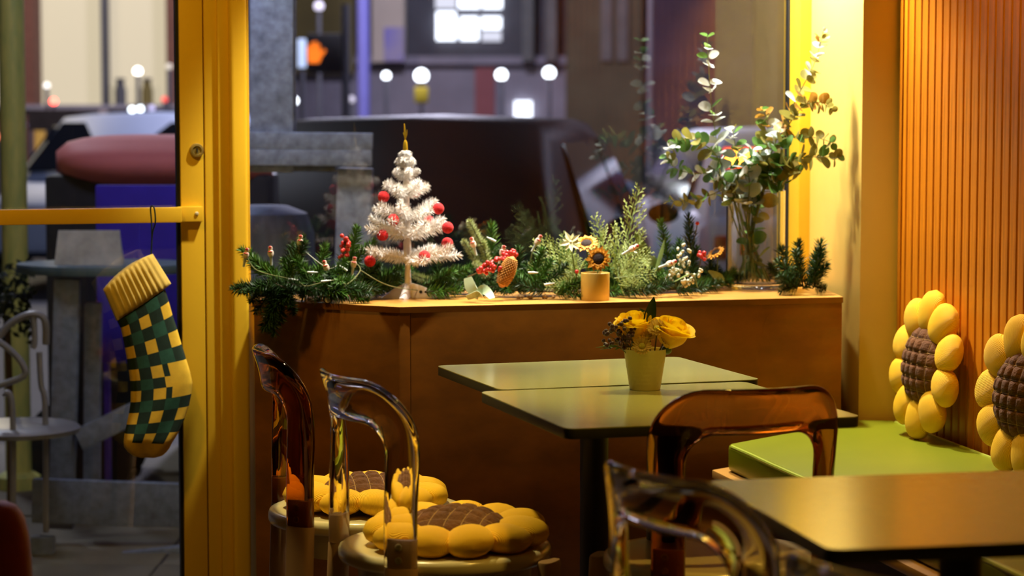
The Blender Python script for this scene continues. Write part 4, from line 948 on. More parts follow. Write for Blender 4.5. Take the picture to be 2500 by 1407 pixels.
band([Vector(q) - RO for q in ((-0.115, 6.05, 0.886), (-0.108, 6.04, 0.863), (-0.096, 6.03, 0.848), (-0.087, 6.02, 0.839))], .016, .5).build('ribbon_tail', RIB, rb)
band([Vector(q) - RO for q in ((-0.091, 6.02, 0.841), (-0.076, 6.02, 0.858), (-0.063, 6.01, 0.851), (-0.051, 5.995, 0.836))], .012, -.9).build('ribbon_loop', RIB, rb)
band([Vector(q) - RO for q in ((-0.117, 6.03, 0.835), (-0.101, 6.02, 0.841), (-0.087, 6.02, 0.848), (-0.072, 6.0, 0.839))], .010, .9).build('ribbon_loop', RIB, rb)
WR = mat('orange_wrapper', (.78, .16, .03), .35, noise=(26, .5), col2=(.82, .72, .62), stretch=(1, 1, 3))
wr2 = thing('candy_wrapper', 'small orange and white crumpled sweet wrapper on the ledge under the pine', 'wrapper', ((-0.507, 6.0, 0.84)[0], 6.015, TOPZ))
g = MB(); vs = []
for i in range(9):
    for j in range(5):
        vs.append((-.024 + .048 * i / 8, -.008 + .016 * j / 4, .012 + .006 * i / 8 + .004 * math.sin(i * 2.1 + j * 1.7)))
g.add(vs + [(x, y, z - .010) for x, y, z in vs], [(i * 5 + j, i * 5 + j + 1, i * 5 + j + 6, i * 5 + j + 5) for i in range(8) for j in range(4)] + [(45 + i * 5 + j, 45 + i * 5 + j + 5, 45 + i * 5 + j + 6, 45 + i * 5 + j + 1) for i in range(8) for j in range(4)])
g.build('wrapper_body', WR, wr2, angle=20)
MB().lathe([(0, -.0), (.009, -.0), (.009, .004), (0, .004)], 14, mx=Matrix.Translation((-.026, 0, .012)) @ Matrix.Rotation(R(90), 4, 'Y')).build('twisted_end', WR, wr2)
mi = thing('round_token', 'tiny white disc with a black rim leaning on the pine at the ledge edge', 'ornament', ((-0.475, 5.995, 0.843)[0], 5.998, TOPZ), (R(80), 0, R(10)))
MB().lathe([(0, -.002), (.0085, -.002), (.0085, .002), (0, .0022)], 24, mx=Matrix.Translation((0, .0105, 0))).build('disc', WPL, mi)
MB().tube([(.0095 * math.cos(a), .0105 + .0095 * math.sin(a), 0) for a in [2 * math.pi * k / 28 for k in range(28)]], .0017, 6, closed=True).build('rim', M['gasket'], mi)
CR = mat('tan_crumb', (.55, .34, .14), .8, noise=(80, .7))
for i, (px_, py_, y_, lb) in enumerate((((0.019, 6.1, 0.846)[0], 0, 6.14, 'leftmost of three tan popped seed crumbs on the bare ledge'), ((0.05, 6.1, 0.846)[0], 0, 6.13, 'middle, tallest of three tan popped seed crumbs on the bare ledge'), ((0.097, 6.1, 0.846)[0], 0, 6.13, 'flat wide tan crumb on the bare ledge below the blue light socket'))):
    c_ = MB()
    for k in range(5): c_.ell((rnd.uniform(-.008, .008) * (2 if i == 2 else 1), rnd.uniform(-.005, .005), .0045 + rnd.uniform(0, .003)), (rnd.uniform(.004, .006),) * 2 + (.0045,), 9, 6)
    tag(c_.build('popped_seed', CR, None, (px_, y_, TOPZ)), lb, 'crumb', 'popped seed crumbs')

# ================================================================== EUCALYPTUS VASE
VX, VY = .680, 6.51
VG = mat('vase_glass', (.97, .985, .98), 0., trans=1., ior=1.5)
vase = thing('glass_vase', 'tall clear glass cylinder vase full of eucalyptus at the end of the ledge', 'vase', (VX, VY, TOPZ))
VR, VH = .082, .272
MB().lathe([(0, .0005), (VR - .003, .0005), (VR, .004), (VR, .008), (VR, .1), (VR, VH - .002), (VR, VH), (VR - .0015, VH + .0015), (VR - .0034, VH), (VR - .0034, VH - .002), (VR - .0034, .1), (VR - .0034, .021), (VR - .0036, .017), (VR - .010, .013), (0, .013)], 64).build('vase_body', VG, vase, angle=30)
def euc_leaf(m):
    vs = [(0, 0, 0)]; fs = []; n = 12
    pts = [(.0, .0, 0)]
    rgs = []
    for k in (.5, 1.):
        for j in range(n):
            a = 2 * math.pi * j / n
            x = .5 + .5 * k * math.cos(a); y = .46 * k * math.sin(a) * (1 - .12 * math.cos(a))
            vs.append((x, y, .10 * k * k * (.3 + abs(math.sin(a))) - .10 * (x - .5) ** 2))
    vs[0] = (.5, 0, -.01)
    for j in range(n):
        fs.append((0, 1 + j, 1 + (j + 1) % n)); fs.append((1 + j, 1 + n + j, 1 + n + (j + 1) % n, 1 + (j + 1) % n))
    return MB().add(vs, fs).mesh('leaf', m, angle=80)
EU = [euc_leaf(mat('eucalyptus_silver', (.60, .68, .66), .5, noise=(14, .8), sheen=.1, thin=.3)), euc_leaf(mat('eucalyptus_green', (.10, .22, .045), .5, noise=(14, .7), thin=.3)), euc_leaf(mat('eucalyptus_olive', (.26, .24, .05), .5, noise=(14, .6), thin=.3)), euc_leaf(mat('eucalyptus_rust', (.42, .22, .03), .5, noise=(14, .6), thin=.3))]
EST = mat('eucalyptus_stem', (.22, .26, .07), .5, noise=(20, .7))
def euc(label, pts, n, size, mix, seed, t0=.3):
    rr = random.Random(seed); o = Vector(pts[0])
    t = thing('eucalyptus_stem', label, 'plant', pts[0], group='eucalyptus stems in the glass vase')
    P = bez([Vector(q) - o for q in pts], 40)
    MB().tube(P, [.0024 - .0017 * i / 39 for i in range(40)], 6).build('stem', EST, t)
    for i in range(n):
        u = t0 + (1 - t0) * (i + .4) / n; k = min(38, int(u * 39)); p = P[k]; d = (P[k + 1] - P[max(k - 1, 0)]).normalized()
        e1 = d.orthogonal().normalized(); ph = i * math.pi / 2 + rr.uniform(-.4, .4) + seed
        sz = 1.62 * size * (1.04 - .50 * ((u - t0) / (1 - t0)) ** 2.2) * rr.uniform(.85, 1.12)
        for s in (0, math.pi):
            v = Matrix.Rotation(ph + s, 3, d) @ e1
            dir_ = (v + d * rr.uniform(.05, .75)).normalized()
            x = dir_; y = d.cross(v).normalized(); z = x.cross(y).normalized()
            m_ = Matrix((x, y, z)).transposed().to_4x4(); m_.translation = p + dir_ * .002
            link('leaf', EU[rr.choice(mix)], t, mx=m_ @ Matrix.Rotation(rr.uniform(-.95, .95), 4, 'X') @ Matrix.Scale(sz, 4))
        if rr.random() < .0: pass
S0 = (0.655, 6.51, 0.835)
def foot_at(dx, dy): return (VX + dx, VY + dy, TOPZ + .018)
euc('tallest eucalyptus stem, upright with silvery leaves, in the glass vase', [foot_at(.02, -.03), (0.628, 6.5, 0.987), (0.584, 6.48, 1.147), (0.551, 6.46, 1.329), (0.536, 6.46, 1.533)], 18, .0270, (0, 0, 0, 1), 1, .36)
euc('eucalyptus stem arching to the left with a bunch of pale leaves at its end', [foot_at(.04, -.02), (0.633, 6.5, 1.033), (0.57, 6.44, 1.183), (0.506, 6.42, 1.235), (0.454, 6.4, 1.234), (0.428, 6.4, 1.197)], 11, .024, (0, 0, 2, 1), 2, .45)
euc('eucalyptus stem reaching left with small round yellow green leaves', [foot_at(-.03, -.03), (0.628, 6.5, 1.033), (0.589, 6.46, 1.137), (0.506, 6.42, 1.145), (0.449, 6.4, 1.159), (0.416, 6.38, 1.2)], 12, .021, (1, 2, 1, 0), 3, .42)
euc('lowest left eucalyptus stem, drooping level with the vase rim', [foot_at(.03, -.04), (0.645, 6.5, 1.01), (0.611, 6.45, 1.101), (0.541, 6.42, 1.084), (0.483, 6.4, 1.069), (0.416, 6.38, 1.071)], 11, .020, (1, 2, 2, 0), 4, .44)
euc('eucalyptus stem with amber leaves leaning on the window frame', [foot_at(-.02, .0), (0.664, 6.52, 1.009), (0.683, 6.5, 1.17), (0.709, 6.48, 1.272), (0.69, 6.47, 1.326)], 11, .024, (1, 2, 3, 0), 5, .5)
euc('tall eucalyptus stem bending right past the yellow frame, with tiny tip leaves', [foot_at(-.04, .01), (0.673, 6.5, 1.01), (0.722, 6.46, 1.216), (0.78, 6.42, 1.351), (0.827, 6.4, 1.451), (0.849, 6.4, 1.538)], 16, .023, (2, 3, 2, 0), 6, .44)
euc('eucalyptus stem reaching right across the cream wall', [foot_at(-.05, .0), (0.679, 6.5, 1.01), (0.713, 6.46, 1.148), (0.774, 6.4, 1.186), (0.836, 6.36, 1.192), (0.89, 6.33, 1.191)], 12, .024, (2, 2, 1), 7, .44)
euc('eucalyptus stem rising right with twin tips against the cream wall', [foot_at(-.05, -.02), (0.673, 6.5, 1.01), (0.723, 6.45, 1.194), (0.785, 6.41, 1.318), (0.836, 6.37, 1.34), (0.871, 6.34, 1.316)], 12, .022, (2, 2, 3), 8, .48)
euc('short eucalyptus stem drooping right with big dark leaves', [foot_at(-.03, .03), (0.677, 6.48, 1.022), (0.706, 6.44, 1.137), (0.743, 6.42, 1.172), (0.785, 6.4, 1.15)], 8, .031, (2, 2, 1), 9, .5)
euc('short central eucalyptus stem with dense silvery leaves above the rim', [foot_at(.01, .02), (0.651, 6.48, 1.011), (0.625, 6.46, 1.125), (0.616, 6.45, 1.216), (0.607, 6.45, 1.272)], 11, .026, (0, 1, 0, 2), 10, .35)
euc('eucalyptus stem leaning right with curled leaves near the frame', [foot_at(-.01, -.03), (0.659, 6.47, 1.012), (0.678, 6.44, 1.126), (0.735, 6.41, 1.234), (0.82, 6.37, 1.245), (0.876, 6.33, 1.227)], 13, .023, (2, 1, 2), 11, .4)
euc('short eucalyptus stem crowding the left of the vase rim', [foot_at(.04, .0), (0.639, 6.5, 0.987), (0.605, 6.45, 1.109), (0.575, 6.43, 1.143), (0.546, 6.42, 1.163)], 9, .025, (0, 0, 1), 12, .42)
euc('short eucalyptus stem with blue grey leaves at the front of the vase', [foot_at(.0, -.04), (0.652, 6.46, 1.001), (0.653, 6.42, 1.116), (0.643, 6.41, 1.172), (0.662, 6.41, 1.217)], 10, .026, (0, 1, 0), 13, .35)
euc('eucalyptus stem with pale leaves beneath the amber ones', [foot_at(.0, .03), (0.668, 6.5, 0.999), (0.68, 6.46, 1.114), (0.711, 6.44, 1.194), (0.737, 6.43, 1.261)], 11, .025, (0, 2, 1, 0), 14, .38)
euc('short eucalyptus stem filling the middle above the rim with green leaves', [foot_at(.01, .0), (0.656, 6.5, 0.987), (0.663, 6.46, 1.114), (0.677, 6.44, 1.183), (0.701, 6.44, 1.233)], 10, .025, (1, 2, 0), 16, .34)
euc('short eucalyptus stem spreading left over the rim with round green leaves', [foot_at(.02, -.01), (0.645, 6.5, 0.987), (0.617, 6.45, 1.092), (0.585, 6.42, 1.127), (0.556, 6.41, 1.121)], 8, .026, (1, 0, 2), 17, .4)
euc('short eucalyptus stem hanging over the right of the rim, dark olive leaves', [foot_at(-.02, .0), (0.674, 6.5, 0.987), (0.699, 6.45, 1.103), (0.726, 6.42, 1.127), (0.748, 6.41, 1.116)], 8, .028, (2, 2, 1), 18, .38)
euc('submerged leafy eucalyptus stem filling the inside of the vase', [foot_at(-.02, -.02), (0.685, 6.49, 0.896), (0.667, 6.49, 0.965), (0.684, 6.49, 1.033), (0.692, 6.47, 1.091)], 12, .027, (1, 2, 1), 15, .12)

# ================================================================== THE STREET OUTSIDE
GZ = -.16
ASPH = mat('asphalt', (.030, .030, .034), .7, noise=(6, .6)); PAVE = mat('pavement_concrete', (.16, .14, .09), .75, noise=(3, .7))
struct('ground', MB().box(-30, 30, 10.2, 62, GZ - .2, GZ - .10), ASPH, smooth=False)
pv = thing('pavement', None, None, (0, 0, 0), (0, 0, 0), kind='structure')
g = struct('pavement_bed', MB().box(-8, 8, 6.6, 10.2, GZ - .2, GZ - .006), mat('joint_dark', (.03, .028, .024), .9, noise=(8, .7)), pv, smooth=False)
SLB = MB().box(-.445, .445, -.445, .445, -.05, 0).mesh('slab', PAVE, bevel=.006)
for i in range(-7, 7):
    for j in range(4):
        link('slab', SLB, pv, (i * .9 + .2, 7.05 + j * .9, GZ + .003 * math.sin(i * 5 + j * 3)))

GREYW = mat('weathered_white_timber', (.36, .42, .54), .75, noise=(7, .45), stretch=(4, 4, .8)); GREYW2 = mat('weathered_timber_dimmed', (.19, .23, .31), .75, noise=(7, .5), stretch=(4, 4, .8))  # second timber: dimmer light low down is put into its darker colour
def bar_between(a, b, w, d, m, name, parent):
    o = Vector(parent.location); a, b = Vector(a) - o, Vector(b) - o; L = (b - a).length
    mb = MB().box(0, L, -w / 2, w / 2, -d / 2, d / 2)
    q = (b - a).to_track_quat('X', 'Y').to_matrix().to_4x4()
    x = (b - a).normalized(); y = Vector((0, 1, 0)).cross(x); y = y.normalized() if y.length > .1 else Vector((1, 0, 0)); z = x.cross(y)
    m_ = Matrix((x, y, z)).transposed().to_4x4(); m_.translation = a
    ob = mb.build(name, m, parent, bevel=.005); ob.matrix_local = m_; return ob
sh = thing('timber_shelter', 'weathered white painted timber frame of an outdoor dining shelter on the pavement', 'shelter', (-.66, 8.0, GZ))
bar_between((-0.811, 8.0, 1.964), (-0.818, 8.0, 1.102), .147, .12, GREYW, 'post', sh)
bar_between((-0.958, 7.93, 1.213), (-0.472, 7.93, 1.207), .058, .05, GREYW, 'beam_board', sh)
bar_between((-0.959, 7.93, 1.156), (-0.475, 7.93, 1.152), .056, .05, GREYW, 'beam_board', sh)
bar_between((-0.852, 7.97, 1.119), (-0.601, 7.97, 1.114), .022, .04, GREYW2, 'beam_board', sh)
bar_between(((-0.536, 8.0, 1.116)), ((-0.578, 8.0, 0.14)[0], 8.0, GZ), .118, .09, GREYW, 'post', sh)
bar_between((-0.913, 7.95, 1.809), (-0.346, 7.95, 1.809), .12, .10, GREYW, 'beam_board', sh)
pl_ = thing('street_planter', 'rounded grey planter standing behind the window below the timber beam', 'planter', ((-0.889, 8.3, 0.977)[0], 8.3, GZ))
zt = 0.977 - GZ
MB().lathe([(0, 0), (.17, 0), (.19, zt * .5), (.185, zt - .10), (.16, zt - .03), (.09, zt - .003), (0, zt)], 28).build('planter_body', GREYW2, pl_)
for z in (.25, .6):
    MB().lathe([(.186, z), (.196, z + .01), (.196, z + .04), (.186, z + .05)], 28, cap=False).build('band', GREYW, pl_)

# outdoor round table and its trestle seen through the door
ot = thing('outdoor_table', 'round weathered table on plank legs outside behind the door glass', 'table', ((-1.408, 8.0, 0.708)[0], 8.05, GZ))
OT = Vector(ot.location)
MB().lathe([(0, 0.7862 - GZ - .03), (.30, 0.7862 - GZ - .03), (.305, 0.7862 - GZ - .01), (.30, 0.7862 - GZ), (0, 0.7862 - GZ)], 48, mx=Matrix.Diagonal((1.0, .75, 1, 1))).build('tabletop', mat('outdoor_tabletop', (.10, .16, .19), .5, noise=(5, .6)), ot)
bar_between((-1.508, 7.9, 0.744), (-1.542, 7.9, -0.113), .085, .05, GREYW2, 'leg_plank', ot)
bar_between((-1.44, 8.0, 0.652), (-1.455, 8.0, -0.06), .055, .05, GREYW2, 'leg_plank', ot)
bar_between((-1.474, 7.86, 0.196), (-1.095, 7.95, 0.374), .075, .03, GREYW2, 'brace', ot)
bar_between((-1.622, 7.82, -0.003), (-1.082, 7.82, -0.021), .150, .04, GREYW2, 'stretcher', ot)
bar_between((-1.565, 7.7, -0.104), (-1.575, 7.7, -0.326), .075, .05, GREYW2, 'foot', ot)
bar_between((-1.509, 7.72, -0.198), (-1.072, 7.74, -0.153), .030, .05, GREYW2, 'foot', ot)
pp = thing('menu_stand', 'pale folded card stand on the outdoor table', 'card', ((-1.446, 7.95, 0.825)[0], 7.97, 0.7862))
PPM = mat('pale_card', (.46, .46, .42), .6, noise=(16, .6), bump=(20, .3))
MB().add([(-.115, -.03, 0), (.115, -.03, 0), (.105, 0, .118), (-.105, 0, .118), (-.115, .03, 0), (.115, .03, 0), (-.115, -.027, 0), (.115, -.027, 0)], [(0, 1, 2, 3), (3, 2, 5, 4), (0, 3, 4), (1, 5, 2)]).build('card', PPM, pp, smooth=False)
vb = thing('violet_board', 'deep violet blue painted board standing on the pavement behind the stocking', 'board', ((-1.369, 8.5, 0.669)[0], 8.5, GZ))
VB = mat('violet_board_paint', (.055, .028, .52), .9, noise=(2.5, .5))
x0, x1 = -1.5138 - vb.location.x, -1.1668 - vb.location.x
MB().box(x0, x1, -.02, .02, .55, 1.0398 - GZ).build('board_panel', VB, vb, bevel=.006)
for x in (x0 + .02, x1 - .04): MB().box(x, x + .02, -.02, .02, 0, .55).build('leg', VB, vb, bevel=.004)
MB().box(x0, x1, -.16, -.12, .0, -0.0333 - GZ).build('plinth', mat('blue_plinth', (.04, .06, .22), .5, noise=(3, .5)), vb, bevel=.006)

oc = thing('outdoor_chair', 'curved white metal chair outside at the left edge of the door glass', 'chair', ((-1.623, 7.6, 0.471)[0], 7.6, GZ))
OC = Vector(oc.location); WMET = mat('white_metal', (.22, .22, .23), .4, noise=(20, .85))
def octube(pts, r_, nm): MB().tube(bez([Vector(q) - OC for q in pts], 30), r_, 8).build(nm, WMET, oc)
octube(((-1.688, 7.6, 0.559), (-1.64, 7.6, 0.619), (-1.573, 7.6, 0.649), (-1.529, 7.6, 0.633), (-1.529, 7.62, 0.55)), .012, 'backrest_hoop')
octube(((-1.564, 7.6, 0.646), (-1.562, 7.6, 0.565), (-1.568, 7.6, 0.538)), .010, 'backrest_bar')
octube(((-1.677, 7.55, 0.57), (-1.631, 7.55, 0.537), (-1.592, 7.55, 0.49), (-1.593, 7.55, 0.45), (-1.687, 7.55, 0.416)), .011, 'arm')
octube(((-1.552, 7.62, 0.523), (-1.547, 7.62, 0.415), (-1.535, 7.62, 0.333), (-1.539, 7.62, -0.075)), .010, 'leg')
octube(((-1.643, 7.5, 0.402), (-1.617, 7.5, 0.349), (-1.622, 7.5, -0.094)), .010, 'leg')
MB().lathe([(0, .42), (.20, .42), (.205, .435), (.19, .445), (0, .44)], 32).build('seat', WMET, oc)

# painted pole and foliage at the very left
YGP = mat('yellow_green_paint', (.62, .54, .12), .6, noise=(4, .5), col2=(.30, .36, .09), stretch=(6, 6, 1.4))
po = thing('painted_pole', 'yellow and green streaked pole outside at the far left of the door', 'pole', (-1.9196, 9.0, GZ))
MB().lathe([(.050, 0), (.050, 3.4)], 20).build('shaft', YGP, po); MB().lathe([(.085, 0), (.085, .05), (.052, .07)], 20).build('collar', YGP, po)
sb = thing('street_shrub', 'dark leafy shrub by the painted pole outside the door', 'shrub', (-1.7836, 8.2, GZ))
LVD = mat('shrub_leaf', (.018, .030, .012), .5, noise=(20, .6)); lfm = MB()
for i in range(260):
    a, b, r_ = rnd.uniform(0, 6.28), rnd.uniform(-1, 1), rnd.random() ** .4
    c = Vector((.10 * r_ * math.cos(a), .10 * r_ * math.sin(a), .80 + .16 * b * r_)); e = Euler((rnd.uniform(0, 6), rnd.uniform(0, 6), 0)).to_matrix()
    lfm.add([tuple(c + e @ Vector(q)) for q in ((-.018, 0, 0), (0, -.009, .003), (.018, 0, 0), (0, .009, .003))], [(0, 1, 2, 3)])
lo_ = lfm.build('foliage', LVD, sb, smooth=False); lo_['kind'] = 'stuff'
MB().tube([(0, 0, 0), (.01, 0, .4), (0, .01, .75)], .012, 7).build('stem', TWIG, sb)

# ------------------------------------------------------------------ cars
TYRE = mat('tyre_rubber', (.012, .012, .012), .8, noise=(40, .7)); RIM = mat('wheel_alloy', (.35, .35, .36), .35, metal=.8, noise=(20, .8)); CGL = mat('car_glass', (.006, .007, .008), .06, spec=.8)
TAIL = mat('tail_lens', (.30, .01, .01), .2, coat=.5)
def car(label, loc, rot, paint, L=4.5, W=1.82, H=1.46, lamp=None):
    """built with its tail towards -y; origin on the road"""
    c = thing('parked_car', label, 'car', loc, (0, 0, R(rot)))
    def sec(y, w, z0, z1, r_=.10):
        return [(-w + r_ * .6, y, z0), (w - r_ * .6, y, z0), (w, y, z0 + r_), (w + .01, y, (z0 + z1) / 2), (w - .02, y, z1 - r_ * .7), (w - r_, y, z1), (-w + r_, y, z1), (-w + .02, y, z1 - r_ * .7), (-w - .01, y, (z0 + z1) / 2), (-w, y, z0 + r_)]
    w = W / 2; h = L / 2
    b = [sec(-h, w * .84, .38, .86), sec(-h + .06, w * .95, .30, .94), sec(-h + .5, w, .24, .97), sec(-.4, w, .22, .95), sec(.9, w, .22, .93), sec(h - .9, w * .98, .24, .90), sec(h - .15, w * .9, .30, .76), sec(h, w * .78, .36, .66)]
    MB().rings(b).build('body', paint, c, angle=50)
    def gsec(y, w0, w1, z1): return [(-w0, y, .92), (w0, y, .92), (w1 + .02, y, z1 - .09), (w1 - .05, y, z1 - .01), (0, y, z1 + .012), (-w1 + .05, y, z1 - .01), (-w1 - .02, y, z1 - .09)]
    gh = [gsec(-h + .12, w * .88, w * .84, 1.0), gsec(-h + .55, w * .92, w * .74, H - .02), gsec(-.5, w * .94, w * .76, H), gsec(.35, w * .94, w * .74, H - .03), gsec(1.15, w * .90, w * .80, .97)]
    MB().rings(gh).build('cabin', paint, c, angle=50)
    # windows proud of the cabin: rear, front, two each side
    def pane(p, nm='window'):
        n = (Vector(p[1]) - Vector(p[0])).cross(Vector(p[2]) - Vector(p[1])).normalized() * .012
        q = [Vector(v) for v in p]; MB().add([tuple(v + n) for v in q] + [tuple(v - n) for v in q], [(0, 1, 2, 3), (7, 6, 5, 4)] + [(i, i + 4, (i + 1) % 4 + 4, (i + 1) % 4) for i in range(4)]).build(nm, CGL, c, smooth=False)
    pane([(-w * .78, -h + .165, 1.02), (w * .78, -h + .165, 1.02), (w * .68, -h + .52, H - .09), (-w * .68, -h + .52, H - .09)], 'rear_window')
    pane([(w * .80, 1.10, 1.0), (-w * .80, 1.10, 1.0), (-w * .68, .42, H - .09), (w * .68, .42, H - .09)], 'windscreen')
    for s in (-1, 1):
        for (ya, yb, yc, yd) in ((-h + .72, -.12, -.12, -h + .80), (-.02, .86, .42, -.02)):
            p = [(s * w * .935, ya, .99), (s * w * .935, yb, .99), (s * w * .775, yc, H - .12), (s * w * .775, yd, H - .12)]
            pane(p if s > 0 else p[::-1], 'side_window')
        for y in (-h + .85, h - .85):
            mx = Matrix.Translation((s * (w - .09), y, .32)) @ Matrix.Rotation(R(90), 4, 'Y')
            wh = MB().lathe([(.19, -.10), (.30, -.11), (.32, -.08), (.32, .08), (.30, .11), (.19, .10)], 28, mx=mx).build('wheel', TYRE, c)
            MB().lathe([(0, -.085), (.19, -.09), (.2, -.06), (.2, .06), (.19, .09), (0, .085)], 20, mx=mx).build('rim', RIM, wh)
        MB().box(s * w * .70 - .13, s * w * .70 + .13, -h - .012, -h + .10, .70, .84).build('tail_light', lamp or TAIL, c, bevel=.02)
        MB().box(s * w * .62 - .12, s * w * .62 + .12, h - .14, h - .03, .60, .70).build('headlight', mat('headlight_lens', (.6, .6, .62), .15, coat=.5), c, bevel=.02)
        MB().ell((s * (w + .09), .72, 1.0), (.09, .05, .06), 12, 8).build('wing_mirror', paint, c)
    MB().box(-w * .86, w * .86, -h - .05, -h + .12, .40, .56).build('bumper', mat('bumper_plastic', (.02, .02, .022), .5, noise=(30, .8)), c, bevel=.04)
    MB().box(-.26, .26, -h - .056, -h - .04, .62, .74).build('number_plate', mat('number_plate', (.5, .5, .45), .4, noise=(12, .9)), c, bevel=.004)
    return c
DKC = mat('dark_street_metal', (.02, .02, .025), .6, noise=(10, .7))
BLK = mat('black_car_paint', (.010, .009, .007), .55, coat=0., spec=.3, noise=(3, .9)); REDP = mat('red_cart_cover', (.78, .22, .20), .65, coat=.0, noise=(3, .9)); SIL = mat('silver_car_paint', (.30, .36, .50), .55, coat=.0, noise=(3, .9))
car('black car parked behind the shop window, its dark rear window facing the shop', (-.28, 12.10, GZ - .10), -8, BLK, 4.5, 1.84, 1.53)
car('pale silver blue car parked beyond the black car, left of the pillar', (1.80, 15.6, GZ - .10), 3, SIL, 4.4, 1.80, 1.44)
car('blue grey car parked far behind the red covered cart', (-3.4, 21.5, GZ - .10), 172, SIL, 4.3, 1.80, 1.50)
ct = thing('covered_cart', 'red tarpaulin covered street cart with a rounded underside, beyond the door glass', 'cart', (-1.473, 9.35, GZ - .1))
zt, zb = 1.2134 - ct.location.z, 0.9953 - ct.location.z
n = 16; rg = []
for i in range(n + 1):
    t = i / n; x = -.34 + .86 * t; e_ = (max(0., 1 - abs(2 * t - 1) ** 4)) ** .5
    zz0 = zb + .05 * abs(2 * t - 1.1) ** 3; h = (zt - zz0) * (.55 + .45 * e_)
    rg.append([(x, .30 * e_ * math.cos(a) * (1 if math.cos(a) < 0 else .8) - .05, zz0 + h * (.5 + .5 * math.sin(a))) for a in [2 * math.pi * k / 24 for k in range(24)]])
MB().rings(rg).build('cover', REDP, ct, angle=60)
MB().box(-.36, .52, -.2, .2, .30, zb + .06).build('cart_box', DKC, ct, bevel=.02)
for x in (-.24, .38):
    for y in (-.2, .2):
        MB().lathe([(.0, -.03), (.20, -.03), (.22, -.015), (.22, .015), (.20, .03), (0, .03)], 24, mx=Matrix.Translation((x, y, .222)) @ Matrix.Rotation(R(90), 4, 'X')).build('wheel', TYRE, ct)
ob = thing('orange_glow_stand_in', 'made-up low lamp carrying an orange glow with a red border, behind the eucalyptus', 'lamp', (1.197, 12.3, GZ - .1))  # post and casing made up to carry a tail-light-like orange glow
z0, z1 = 1.0069 - ob.location.z, 1.0909 - ob.location.z
MB().box(-.086, .086, -.04, .05, z0 - .012, z1 + .012).build('lamp_casing', mat('red_rim_glow', (.7, .05, .02), .4, emit=(1., .05, .02), es=1.2), ob, bevel=.008)
MB().box(-.078, .078, -.055, -.038, z0, z1).build('lamp_lens', mat('orange_lens', (1, .4, .05), .4, emit=(1., .36, .03), es=7), ob, bevel=.006)
MB().lathe([(.10, 0), (.10, .03), (.035, .06), (.03, z0 - .012)], 16).build('stand_in_post', DKC, ob)

# ------------------------------------------------------------------ buildings across the street
def emis(n, col, s): return mat(n, tuple(min(1, c * .2) for c in col), .5, emit=col, es=s)
CREAMW = emis('lit_blind', (.86, .74, .52), .72)
BRN = mat('brown_brick', (.15, .055, .035), .8, noise=(12, .6)); DKW = mat('dark_facade', (.075, .075, .09), .8, noise=(1.2, .6)); LIL = mat('lilac_grey_facade', (.25, .23, .28), .8, noise=(1.6, .7)); OLV = mat('olive_panel', (.14, .105, .022), .7, noise=(2, .7))
b1 = thing('corner_shop', 'brown fronted shop across the street with two tall lit blinds', 'building', (-5.2795, 30.0, GZ - .1))
O1 = b1.location
def bb(p, nm, m, par, y0, y1, O, bev=.0):   # p = x0,x1,z0,z1 in metres in the street frame
    return MB().box(p[0] - O.x, p[1] - O.x, y0 - O.y, y1 - O.y, p[2] - O.z, p[3] - O.z).build(nm, m, par, smooth=False)
X_ = lambda a: -6.5994 + a * (-1.3199 - -6.5994) / 1000
bb((X_(-260), X_(470), GZ - .1, 1.2772), 'shop_base', BRN, b1, 30.0, 33, O1)
bb((X_(-260), X_(470), 3.6, 6.5), 'fascia', DKW, b1, 29.9, 33, O1)
bb((X_(-260), X_(470), 1.2772, 3.6), 'shop_interior', DKW, b1, 30.6, 33, O1)
for a, b in ((-60, 66), (99, 256), (266, 415), (440, 470)): 
    f = bb((X_(a), X_(b), 1.2982, 3.6), 'window', CREAMW, b1, 30.3, 30.35, O1)
for a, b in ((68, 97), (415, 440)): bb((X_(a), X_(b), GZ - .1, 3.6), 'pier', BRN, b1, 29.9, 30.5, O1)
bb((X_(256), X_(266), 1.2772, 3.6), 'mullion', DKW, b1, 29.95, 30.3, O1)
bb((X_(-60), X_(470), 1.2563, 1.3086), 'sill', LIL, b1, 29.8, 30.3, O1)
for i, (a, b, y0, y1) in enumerate(((283, 310, 265, 200), (345, 378, 265, 198))):
    t = thing('shop_display', ('dark framed display standing in the lit shop window, left one', 'olive bottle shaped display standing in the lit shop window, right one')[i], 'display', (X_((a + b) / 2), 30.12, 1.2982))
    MB().lathe([(0, 0), (.075, 0), (.075, .20), (.06, .24), (.05, .30), (.06, .32), (0, .33)], 16).build('display_body', OLV if i else DKW, t)
    MB().lathe([(.0, .325), (.066, .325), (.066, .35), (0, .355)], 16).build('display_lid', DKW, t)

